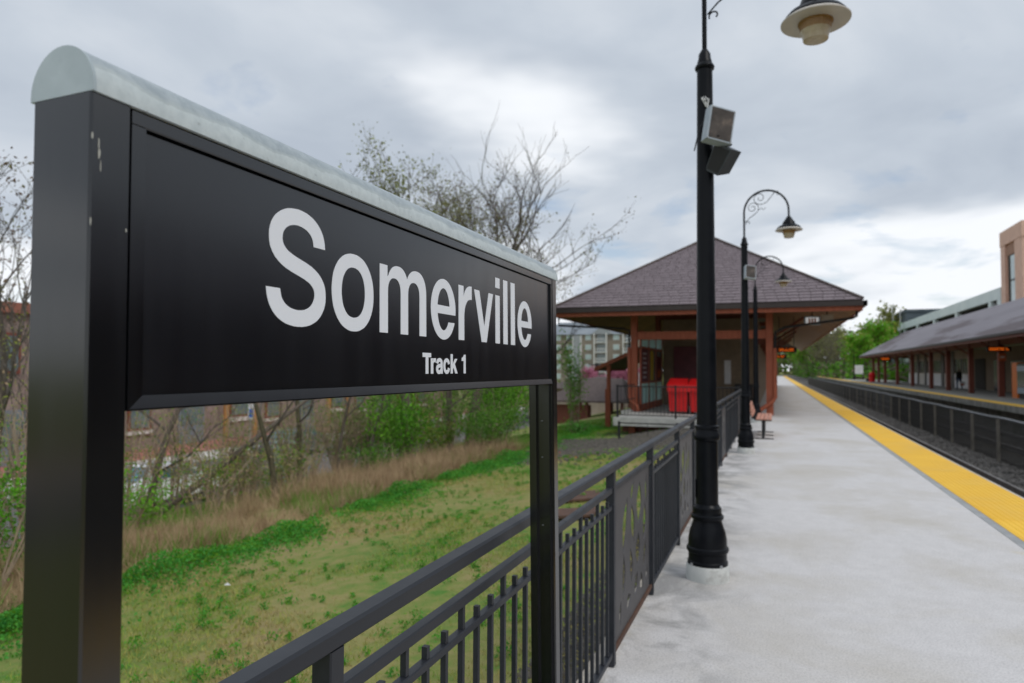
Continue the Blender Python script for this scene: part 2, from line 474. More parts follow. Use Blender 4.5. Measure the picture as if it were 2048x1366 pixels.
class MB:
    """collects geometry for one mesh object"""

    def __init__(self):
        self.v, self.f, self.m = [], [], []
        self.mi = 0

    def add(self, verts, faces):
        b = len(self.v)
        self.v.extend(tuple(p) for p in verts)
        self.f.extend(tuple(i + b for i in f) for f in faces)
        self.m.extend([self.mi] * len(faces))
        return self

    def box(self, x0, x1, y0, y1, z0, z1):
        return self.add([(x0, y0, z0), (x1, y0, z0), (x1, y1, z0), (x0, y1, z0), (x0, y0, z1), (x1, y0, z1), (x1, y1, z1), (x0, y1, z1)],
                        [(0, 3, 2, 1), (4, 5, 6, 7), (0, 1, 5, 4), (1, 2, 6, 5), (2, 3, 7, 6), (3, 0, 4, 7)])

    def cbox(self, x0, x1, y0, y1, z0, z1, c=0.003):
        """box with its long edges eased"""
        dims = [x1 - x0, y1 - y0, z1 - z0]
        ax = dims.index(max(dims))
        o = [i for i in range(3) if i != ax]
        lo = [x0, y0, z0]
        hi = [x1, y1, z1]
        a0, a1, b0, b1 = lo[o[0]], hi[o[0]], lo[o[1]], hi[o[1]]
        prof = [(a0 + c, b0), (a1 - c, b0), (a1, b0 + c), (a1, b1 - c), (a1 - c, b1), (a0 + c, b1), (a0, b1 - c), (a0, b0 + c)]
        vs = []
        for e in (lo[ax], hi[ax]):
            for p in prof:
                q = [0, 0, 0]
                q[ax] = e
                q[o[0]], q[o[1]] = p
                vs.append(q)
        n = 8
        fs = [tuple(range(n - 1, -1, -1)), tuple(range(n, 2 * n))]
        fs += [(i, (i + 1) % n, n + (i + 1) % n, n + i) for i in range(n)]
        if ax == 1:
            fs = [tuple(reversed(f)) for f in fs]
        return self.add(vs, fs)

    def obox(self, mat4, sx, sy, sz):
        vs = [mat4 @ Vector((x * sx / 2, y * sy / 2, z * sz / 2)) for z in (-1, 1) for x, y in ((-1, -1), (1, -1), (1, 1), (-1, 1))]
        return self.add(vs, [(0, 3, 2, 1), (4, 5, 6, 7), (0, 1, 5, 4), (1, 2, 6, 5), (2, 3, 7, 6), (3, 0, 4, 7)])

    def tube(self, pts, rad, n=6, cap=True):
        pts = [Vector(p) for p in pts]
        rs = rad if isinstance(rad, (list, tuple)) else [rad] * len(pts)
        rings = []
        up = None
        for i, p in enumerate(pts):
            d = (pts[min(i + 1, len(pts) - 1)] - pts[max(i - 1, 0)])
            if d.length < 1e-9:
                d = Vector((0, 0, 1))
            d.normalize()
            if up is None:
                up = Vector((1, 0, 0)) if abs(d.x) < 0.8 else Vector((0, 1, 0))
            a = d.cross(up).normalized()
            up = a.cross(d).normalized()
            rings.append([p + (a * math.cos(2 * math.pi * k / n) + up * math.sin(2 * math.pi * k / n)) * rs[i] for k in range(n)])
        vs = [q for r in rings for q in r]
        fs = []
        for i in range(len(rings) - 1):
            for k in range(n):
                k2 = (k + 1) % n
                fs.append((i * n + k, (i + 1) * n + k, (i + 1) * n + k2, i * n + k2))
        if cap:
            fs.append(tuple(range(n)))
            fs.append(tuple(range(len(vs) - 1, len(vs) - n - 1, -1)))
        return self.add(vs, fs)

    def lathe(self, prof, n=24, c=(0, 0, 0), flute=0.0):
        vs, fs = [], []
        for z, r in prof:
            for k in range(n):
                a = 2 * math.pi * k / n
                rr = r * (1 + flute * (1 if k % 2 else -1))
                vs.append((c[0] + rr * math.cos(a), c[1] + rr * math.sin(a), c[2] + z))
        for i in range(len(prof) - 1):
            for k in range(n):
                k2 = (k + 1) % n
                fs.append((i * n + k, i * n + k2, (i + 1) * n + k2, (i + 1) * n + k))
        fs.append(tuple(range(n - 1, -1, -1)))
        fs.append(tuple(range((len(prof) - 1) * n, len(prof) * n)))
        return self.add(vs, fs)

    def poly(self, loops, to3, depth):
        """plate with holes: loops of 2d points, to3(u, v, w) maps to 3d, thickness depth along w"""
        lv = [[Vector((p[0], p[1], 0)) for p in lp] for lp in loops]
        tris = tessellate_polygon(lv)
        flat = [p for lp in lv for p in lp]
        n = len(flat)
        vs = [to3(p.x, p.y, depth) for p in flat] + [to3(p.x, p.y, 0) for p in flat]
        fs = []
        for t in tris:
            a, b, c = (flat[i] for i in t)
            if (b - a).cross(c - a).z < 0:
                t = tuple(reversed(t))
            fs.append(tuple(t))
            fs.append(tuple(i + n for i in reversed(t)))
        b = 0
        for lp in lv:
            k = len(lp)
            for i in range(k):
                j = (i + 1) % k
                fs.append((b + i, b + i + n, b + j + n, b + j))
            b += k
        return self.add(vs, fs)

    def build(self, name, material, parent=None, smooth=False, label=None, cat=None, group=None, kind=None, origin=None):
        me = bpy.data.meshes.new(name)
        off = Vector(origin) if origin else (Vector(root_of(parent).location) if parent is not None else Vector((0, 0, 0)))
        me.from_pydata([(x - off.x, y - off.y, z - off.z) for x, y, z in self.v], [], self.f)
        mats = material if isinstance(material, (list, tuple)) else [material]
        for mm in mats:
            me.materials.append(mm)
        if len(mats) > 1:
            me.polygons.foreach_set('material_index', self.m)
        if smooth:
            me.shade_smooth()
            me.set_sharp_from_angle(angle=math.radians(smooth if smooth is not True else 40))
        me.update()
        o = bpy.data.objects.new(name, me)
        COL.objects.link(o)
        if parent is not None:
            o.parent = parent
        elif origin:
            o.location = origin
        return tag(o, label, cat, group, kind)


def instance(src, name=None, parent=None, loc=None):
    o = src.copy()
    COL.objects.link(o)
    if parent is not None:
        o.parent = parent
    if loc is not None:
        o.location = loc
    return o


def copy_tree(src, loc=None, rot=None, scale=None, label=None, group=None):
    r = src.copy()
    COL.objects.link(r)
    if loc is not None:
        r.location = loc
    if rot is not None:
        r.rotation_euler = rot
    if scale is not None:
        r.scale = (scale, scale, scale) if isinstance(scale, (int, float)) else scale
    if label:
        r['label'] = label
    if group:
        r['group'] = group
    for ch in src.children:
        c = ch.copy()
        COL.objects.link(c)
        c.parent = r
        for g in ch.children:
            d = g.copy()
            COL.objects.link(d)
            d.parent = c
    return r


def quick_mesh(name, verts, faces_n, material, parent=None, mat_idx=None):
    """verts (n*faces_n, 3) array; every faces_n consecutive verts make one face"""
    me = bpy.data.meshes.new(name)
    nv = len(verts)
    nf = nv // faces_n
    me.vertices.add(nv)
    me.vertices.foreach_set('co', np.ascontiguousarray(verts, dtype=np.float32).ravel())
    me.loops.add(nv)
    me.loops.foreach_set('vertex_index', np.arange(nv, dtype=np.int32))
    me.polygons.add(nf)
    me.polygons.foreach_set('loop_start', np.arange(0, nv, faces_n, dtype=np.int32))
    for mm in (material if isinstance(material, (list, tuple)) else [material]):
        me.materials.append(mm)
    if mat_idx is not None:
        me.polygons.foreach_set('material_index', np.asarray(mat_idx, dtype=np.int32))
    me.update(calc_edges=True)
    o = bpy.data.objects.new(name, me)
    COL.objects.link(o)
    if parent is not None:
        o.parent = parent
    return o


def leaf_verts(pos, size, aspect=0.55, up=0.0):
    """a small pointed leaf (4 corners) at every position"""
    n = len(pos)
    d = rng.normal(size=(n, 3))
    d[:, 2] += up
    d /= np.linalg.norm(d, axis=1)[:, None]
    e = rng.normal(size=(n, 3))
    s = np.cross(d, e)
    s /= np.linalg.norm(s, axis=1)[:, None]
    sz = (size * rng.uniform(0.6, 1.35, n))[:, None]
    a = pos - d * sz * 0.5
    b = pos + s * sz * 0.5 * aspect
    c = pos + d * sz * 0.5
    f = pos - s * sz * 0.5 * aspect
    return np.stack([a, b, c, f], 1).reshape(-1, 3)


def gz(x, y=0.0):
    """height of the ground"""
    xs = [-2000, -60, -18.6, -17.2, -14.5, -12, -10, -8, -6.2, -4.2, -2.5, -1.6, -0.97, -0.86, 2.70, 2.74, 10.05, 10.1, 17.4, 17.6, 2000]
    zs = [-3.3, -3.25, -3.2, -3.1, -2.35, -1.75, -1.32, -0.95, -0.75, -0.52, -0.32, -0.2, -0.13, -1.6, -1.6, -1.27, -1.27, -1.6, -1.6, -1.3, -1.5]
    return np.interp(x, xs, zs)

GLYPH = {"S":[[[224,-9],[197,-8],[172,-4],[149,1],[128,9],[108,19],[91,31],[76,45],[64,60],[54,77],[46,96],[41,115],[38,137],[104,137],[107,123],[110,110],[116,98],[123,88],[132,79],[142,71],[154,64],[166,59],[180,55],[194,52],[209,50],[224,49],[241,50],[257,52],[272,55],[286,60],[299,66],[311,74],[321,82],[329,92],[336,102],[341,114],[345,126],[346,139],[345,151],[342,161],[338,171],[332,179],[325,186],[316,193],[307,199],[296,205],[284,209],[272,214],[259,218],[245,222],[184,239],[154,249],[128,260],[105,274],[86,289],[71,307],[60,326],[54,348],[52,372],[53,393],[58,413],[65,431],[75,448],[87,463],[102,476],[119,488],[138,498],[158,506],[180,511],[203,514],[227,516],[252,514],[275,511],[296,505],[316,498],[334,488],[351,476],[365,463],[377,449],[387,433],[394,415],[399,397],[401,378],[337,378],[334,396],[326,412],[316,426],[302,437],[286,447],[267,453],[247,457],[225,459],[209,458],[194,456],[180,452],[167,448],[156,442],[145,435],[136,427],[129,418],[123,409],[118,398],[116,387],[115,376],[116,363],[119,352],[124,342],[131,334],[139,326],[148,319],[158,313],[169,308],[180,304],[191,300],[202,296],[212,293],[264,279],[276,276],[287,272],[299,268],[312,264],[324,258],[336,252],[347,245],[359,238],[369,229],[379,220],[387,209],[395,198],[401,185],[405,171],[407,155],[408,139],[407,118],[403,99],[396,81],[386,64],[374,48],[360,34],[343,21],[323,11],[302,2],[278,-4],[252,-8]]],"o":[[[207,-8],[182,-7],[159,-2],[137,6],[117,16],[98,30],[82,46],[68,64],[56,85],[46,108],[40,133],[36,159],[34,187],[36,216],[40,243],[46,268],[56,291],[68,312],[82,330],[98,346],[117,360],[137,371],[159,378],[182,383],[207,384],[233,383],[256,378],[278,371],[299,360],[317,346],[333,330],[347,312],[359,291],[369,268],[376,243],[380,216],[381,187],[380,159],[376,133],[369,108],[359,85],[347,64],[333,46],[317,30],[299,16],[278,6],[256,-2],[233,-7]],[[207,46],[226,48],[242,51],[257,57],[270,66],[282,76],[292,89],[300,102],[307,117],[312,134],[316,151],[318,169],[319,187],[318,206],[316,224],[312,242],[307,258],[300,274],[292,287],[282,300],[270,310],[257,319],[242,325],[226,329],[207,330],[189,329],[173,325],[158,319],[145,310],[134,300],[124,287],[115,274],[108,258],[103,242],[99,224],[97,206],[96,187],[97,169],[99,151],[103,134],[108,117],[115,102],[124,89],[134,76],[145,66],[158,57],[173,51],[189,48]]],"m":[[[53,0],[53,379],[112,379],[112,295],[108,295],[112,310],[118,323],[125,335],[132,346],[141,355],[151,363],[161,370],[172,376],[183,380],[195,384],[207,386],[219,386],[239,385],[257,380],[273,372],[287,361],[299,347],[309,331],[316,314],[321,295],[312,295],[317,308],[322,321],[329,332],[337,343],[347,353],[357,361],[368,369],[381,375],[394,380],[407,383],[422,385],[437,386],[453,385],[468,383],[483,378],[497,372],[510,364],[522,354],[532,342],[541,328],[548,313],[553,296],[556,276],[557,255],[557,0],[496,0],[496,254],[494,273],[490,289],[483,302],[473,313],[460,321],[447,326],[433,329],[419,330],[406,330],[395,328],[384,324],[374,320],[365,314],[358,307],[351,299],[345,290],[341,280],[338,270],[336,259],[335,247],[335,0],[274,0],[274,260],[273,275],[269,288],[262,301],[253,311],[242,320],[229,326],[215,329],[199,330],[188,330],[178,328],[168,325],[158,320],[148,314],[140,307],[132,299],[126,289],[121,278],[117,266],[114,253],[114,238],[114,0]]],"e":[[[212,-8],[185,-7],[161,-2],[138,6],[117,16],[98,30],[82,46],[68,64],[56,85],[46,108],[40,132],[35,159],[34,187],[35,215],[39,242],[46,267],[55,290],[67,311],[81,329],[97,346],[115,359],[135,370],[157,378],[180,383],[205,384],[221,384],[236,382],[251,379],[266,374],[280,368],[294,361],[307,351],[319,341],[331,329],[341,315],[350,299],[357,282],[363,263],[368,242],[370,219],[371,194],[371,169],[75,169],[75,221],[338,221],[310,202],[309,220],[307,237],[303,254],[298,269],[291,282],[283,294],[273,305],[263,314],[250,321],[237,326],[222,329],[205,330],[189,329],[173,326],[159,321],[146,313],[135,304],[125,294],[116,282],[109,270],[103,256],[99,241],[97,226],[96,211],[96,178],[97,157],[100,139],[104,122],[110,106],[118,92],[128,80],[139,70],[151,61],[165,55],[179,50],[195,47],[212,46],[224,47],[234,48],[244,50],[254,53],[263,56],[271,61],[278,66],[285,73],[292,80],[297,88],[302,96],[306,105],[365,91],[360,77],[353,63],[345,51],[335,39],[324,29],[311,19],[298,11],[283,4],[266,-1],[249,-5],[231,-7]]],"r":[[[53,0],[53,379],[112,379],[112,321],[115,321],[122,335],[130,347],[140,358],[152,367],[166,375],[181,380],[196,384],[213,385],[217,385],[221,385],[225,385],[229,384],[243,384],[243,322],[242,323],[239,323],[235,324],[230,324],[224,325],[219,325],[213,326],[207,326],[194,325],[182,323],[170,319],[159,315],[149,309],[140,301],[132,293],[126,284],[121,273],[117,262],[114,250],[114,237],[114,0]]],"a":[[[160,-9],[142,-8],[126,-5],[110,-1],[94,5],[80,12],[68,22],[57,32],[48,45],[40,58],[35,73],[31,90],[30,108],[31,123],[34,138],[38,150],[43,161],[50,171],[58,179],[67,187],[78,193],[89,199],[100,203],[112,207],[125,211],[138,213],[152,216],[165,218],[178,220],[194,222],[209,224],[222,225],[234,227],[244,228],[252,230],[259,232],[265,235],[270,238],[273,243],[275,248],[276,255],[276,257],[275,268],[273,279],[271,288],[267,297],[262,304],[256,311],[248,317],[240,322],[230,326],[220,329],[208,330],[196,331],[183,330],[171,329],[159,326],[149,322],[140,318],[132,313],[124,307],[118,301],[112,294],[107,288],[103,281],[100,274],[41,291],[48,308],[57,322],[67,335],[79,346],[91,355],[104,364],[118,370],[133,375],[148,379],[163,382],[179,384],[194,384],[204,384],[215,383],[227,382],[239,379],[251,376],[263,372],[275,367],[286,360],[296,353],[306,343],[315,333],[322,320],[329,306],[333,290],[336,272],[337,251],[337,0],[277,0],[277,52],[272,52],[269,45],[264,38],[258,32],[252,25],[244,18],[236,12],[226,6],[215,1],[203,-3],[190,-6],[176,-8]],[[170,45],[187,46],[202,49],[216,53],[228,59],[239,66],[248,74],[257,83],[263,93],[269,104],[272,115],[275,126],[276,138],[276,190],[273,188],[270,186],[265,184],[259,182],[253,180],[246,179],[239,177],[231,176],[223,175],[216,173],[208,172],[200,171],[193,170],[186,169],[181,169],[175,168],[165,166],[154,164],[144,162],[134,159],[125,155],[117,150],[110,145],[103,139],[98,132],[95,124],[93,115],[92,105],[92,95],[94,87],[98,79],[102,72],[107,66],[114,61],[121,56],[130,52],[139,49],[149,47],[159,46]]],"c":[[[207,-8],[182,-7],[159,-2],[137,6],[117,16],[98,30],[82,46],[68,64],[56,85],[46,108],[40,133],[36,159],[34,187],[36,216],[40,243],[46,268],[56,291],[68,312],[82,330],[98,346],[117,360],[137,371],[159,378],[182,383],[207,384],[221,384],[234,383],[247,380],[260,377],[272,373],[284,368],[295,362],[305,356],[315,349],[324,341],[332,332],[340,322],[347,312],[353,301],[358,289],[362,277],[303,262],[301,269],[298,276],[294,283],[290,289],[286,295],[281,301],[276,306],[270,311],[264,315],[257,319],[250,322],[242,325],[234,327],[226,329],[217,329],[207,330],[189,329],[173,325],[158,319],[145,310],[134,300],[124,287],[115,274],[108,258],[103,242],[99,224],[97,206],[96,187],[97,169],[99,151],[103,134],[108,117],[115,102],[124,89],[134,76],[145,66],[158,57],[173,51],[189,48],[207,46],[217,47],[226,48],[234,49],[243,52],[250,54],[258,58],[264,62],[271,66],[277,71],[282,76],[287,82],[292,89],[296,95],[299,102],[302,110],[304,117],[363,102],[359,90],[354,78],[348,67],[341,56],[334,46],[325,37],[316,29],[306,21],[296,15],[285,9],[273,4],[261,-1],[248,-4],[235,-6],[221,-8]]],"k":[[[110,137],[110,212],[121,212],[284,379],[360,379],[184,199],[177,199]],[[53,0],[53,509],[114,509],[114,0]],[[294,0],[148,186],[191,229],[372,0]]]}


# ------------------------------------------------------------------ ground
def build_ground():
    xs = [-2000, -700, -250, -120, -80, -60, -45, -35, -27, -22, -18.6, -17.2, -15.8, -14.5, -13.2, -12, -11, -10, -9, -8, -7, -6.2, -5.2, -4.2, -3.3, -2.5, -1.6, -0.97, -0.86,
          1, 2.70, 2.74, 4, 5, 6, 7, 8, 9, 10.05, 10.1, 13, 17.4, 17.6, 25, 40, 80, 200, 700, 2000]
    ys = [-800, -300, -100, -40, -20, -10, -5] + [i * 1.5 for i in range(0, 30)] + [48, 55, 65, 80, 100, 130, 170, 230, 320, 500, 900, 2000]
    m = MB()
    for y in ys:
        for x in xs:
            w = 0.05 if (-17 < x < -1.7 and -5 < y < 46) else 0
            z = float(gz(x)) + w * math.sin(x * 1.7 + y * 0.6) * math.cos(y * 1.1 - x * 0.4)
            m.v.append((x, y, z))
    n = len(xs)
    for j in range(len(ys) - 1):
        for i in range(n - 1):
            m.f.append((j * n + i, j * n + i + 1, (j + 1) * n + i + 1, (j + 1) * n + i))
            m.m.append(0)
    m.build('ground', M['ground'], kind='structure', smooth=60)


build_ground()

PY0, PY1 = -8.0, 190.0
m = MB().box(-0.93, 2.84, PY0, PY1, -0.32, 0.0)
m.box(-0.86, 2.5, PY0, PY1, -1.6, -0.32)
m.build('platform', M['platform'], kind='structure')
strip = empty('platform_edge_strip', (2.45, 0, 0), None, None)
strip['kind'] = 'structure'
panel_proto = None
for i in range(64):
    if panel_proto is None:
        panel_proto = MB().box(2.105, 2.80, 0.0, 1.212, -0.002, 0.008).build('tactile_panel', M['yellow'], strip)
    else:
        instance(panel_proto, parent=strip, loc=(0, i * 1.22, 0))
MB().box(2.105, 2.80, 64 * 1.22, PY1, -0.002, 0.008).build('tactile_panel', M['yellow'], strip)
MB().box(2.105, 2.80, PY0, -0.008, -0.002, 0.008).build('tactile_panel', M['yellow'], strip)


def tactile_domes():
    nx, ny = 11, 420
    gx, gy = np.meshgrid(2.135 + np.arange(nx) * 0.0635, 4.0 + np.arange(ny) * 0.061)
    c = np.stack([gx.ravel(), gy.ravel(), np.full(gx.size, 0.008)], 1)
    a = np.arange(6) * math.pi / 3
    lo_ = np.stack([np.cos(a) * 0.0135, np.sin(a) * 0.0135, np.zeros(6)], 1)
    hi_ = np.stack([np.cos(a) * 0.007, np.sin(a) * 0.007, np.full(6, 0.0055)], 1)
    q = []
    for k in range(6):
        k2 = (k + 1) % 6
        q.append(np.stack([lo_[k], lo_[k2], hi_[k2], hi_[k]]))
    q.append(np.stack([hi_[0], hi_[1], hi_[2], hi_[3]]))
    q.append(np.stack([hi_[3], hi_[4], hi_[5], hi_[0]]))
    Q = np.concatenate(q)
    V = (c[:, None, :] + Q[None]).reshape(-1, 3) - np.array([2.45, 0, 0])
    o = quick_mesh('dome', V, 4, M['yellow'], strip)
    o['kind'] = 'stuff'


tactile_domes()
MB().box(2.02, 2.103, PY0, PY1, -0.002, 0.004).build('platform_edge_border', M['edge_grey'], kind='structure')

m = MB().box(9.98, 17.2, PY0, PY1, -0.30, 0.0)
m.box(10.5, 17.2, PY0, PY1, -1.6, -0.30)
m.build('platform_opposite', M['conc_dark'], kind='structure')
MB().box(9.985, 10.68, PY0, PY1, -0.002, 0.008).build('platform_edge_strip', M['yellow'], kind='structure')
MB().box(2.76, 10.04, PY0, 420, -1.5, -1.235).build('track_bed', M['ballast'], kind='structure')


def ballast_stones():
    n = 22000
    x = np.concatenate([rng.uniform(5.15, 7.2, n), rng.uniform(7.2, 9.6, 4000)])
    t = rng.uniform(0, 1, len(x)) ** 1.6
    y = 9 + t * 70
    z = np.full(len(x), -1.235) + rng.uniform(-0.01, 0.05, len(x))
    s = rng.uniform(0.03, 0.075, len(x))
    tet = np.array([[1, 1, 1], [-1, -1, 1], [-1, 1, -1], [1, -1, -1]], float) / 1.4
    oc = np.array([[1, 0, 0], [-1, 0, 0], [0, 1, 0], [0, -1, 0], [0, 0, 1], [0, 0, -1]], float)
    F8 = [(0, 2, 4), (2, 1, 4), (1, 3, 4), (3, 0, 4), (2, 0, 5), (1, 2, 5), (3, 1, 5), (0, 3, 5)]
    P = oc[None] * rng.uniform(0.6, 1.3, (len(x), 6, 1)) * s[:, None, None]
    a = rng.uniform(0, 6.28, len(x))
    ca, sa = np.cos(a)[:, None], np.sin(a)[:, None]
    Q = np.stack([P[..., 0] * ca - P[..., 1] * sa + x[:, None], P[..., 0] * sa + P[..., 1] * ca + y[:, None], P[..., 2] * 0.8 + z[:, None]], -1)
    V = Q[:, np.array(F8).ravel()].reshape(-1, 3)
    o = quick_mesh('ballast_stones', V, 3, M['stone'])
    tag(o, 'grey crushed stone ballast lying beside the rails below the platform', 'ballast', kind='stuff')


ballast_stones()

for cx, lab in ((4.36, 'railway track next to the near platform, two steel rails on timber ties'), (8.46, 'railway track along the far platform, behind the mesh fence')):
    tr = empty('railway_track', (cx, 0, -1.235), lab, 'track')
    for s in (-1, 1):
        m = MB().cbox(cx + s * 0.718 - 0.036, cx + s * 0.718 + 0.036, PY0, 400, -1.10, -1.06, 0.008)
        m.box(cx + s * 0.718 - 0.01, cx + s * 0.718 + 0.01, PY0, 400, -1.19, -1.10)
        m.box(cx + s * 0.718 - 0.07, cx + s * 0.718 + 0.07, PY0, 400, -1.205, -1.19)
        m.build('rail', M['railsteel'], tr)
    m = MB()
    for i in range(230):
        y = 2 + i * 0.55
        m.box(cx - 1.3, cx + 1.3, y, y + 0.22, -1.33, -1.205)
    m.build('sleeper', M['tie'], tr, kind='stuff')


# ------------------------------------------------------------------ fence between the tracks
def middle_fence():
    r = empty('mesh_fence', (6.35, 8, -1.235), 'low dark mesh fence with grey top rail running between the two tracks', 'fence')
    y = 10.2
    proto = None
    while y < 150:
        if proto is None:
            proto = MB().cbox(6.31, 6.39, 10.16, 10.24, -1.3, 0.10, 0.006).build('post', M['fence_post'], r)
        else:
            p = instance(proto, parent=r)
            p.location = (0, y - 10.2, 0)
        y += 2.92
    pts = []
    y = 8.0
    k = 0
    while y < 150:
        pts.append((6.35, y, 0.128 + 0.018 * math.sin(k * 1.9) * (1 if k % 2 else 0.3)))
        y += 1.46
        k += 1
    MB().tube(pts, 0.034, 6).build('top_rail', M['fence_rail'], r, smooth=60)
    m = MB()
    for z in (-0.35, -0.75, -1.12):
        m.tube([(6.40, 8, z), (6.40, 150, z)], 0.012, 4)
    y = 8.0
    while y < 150:
        st = 0.055 if y < 45 else 0.11
        w = 0.0105 if y < 45 else 0.021
        m.box(6.397, 6.403, y, y + 2 * w, -1.22, 0.10)
        y += st
    m.build('wire_mesh', M['mesh'], r, kind='stuff')


middle_fence()


# ------------------------------------------------------------------ station name sign
def area2(lp):
    return sum(lp[i][0] * lp[(i + 1) % len(lp)][1] - lp[(i + 1) % len(lp)][0] * lp[i][1] for i in range(len(lp))) / 2


def embolden(loops, d):
    big = max(loops, key=lambda l: abs(area2(l)))
    sgn = 1 if area2(big) > 0 else -1
    out = []
    for lp in loops:
        n = len(lp)
        q = []
        for i in range(n):
            a, b, c = lp[i - 1], lp[i], lp[(i + 1) % n]
            e1 = (b[0] - a[0], b[1] - a[1])
            e2 = (c[0] - b[0], c[1] - b[1])
            l1, l2 = math.hypot(*e1) or 1, math.hypot(*e2) or 1
            n1 = (e1[1] / l1, -e1[0] / l1)
            n2 = (e2[1] / l2, -e2[0] / l2)
            k = 1 + n1[0] * n2[0] + n1[1] * n2[1]
            k = max(k, 0.5)
            q.append((b[0] + sgn * d * (n1[0] + n2[0]) / k, b[1] + sgn * d * (n1[1] + n2[1]) / k))
        out.append(q)
    return out


def fit(loops, u0, u1, v0, v1):
    xs = [p[0] for l in loops for p in l]
    ys = [p[1] for l in loops for p in l]
    a, b, c, d = min(xs), max(xs), min(ys), max(ys)
    return [[(u0 + (p[0] - a) / (b - a) * (u1 - u0), v0 + (p[1] - c) / (d - c) * (v1 - v0)) for p in l] for l in loops]


def rect(u0, u1, v0, v1):
    return [(u0, v0), (u1, v0), (u1, v1), (u0, v1)]


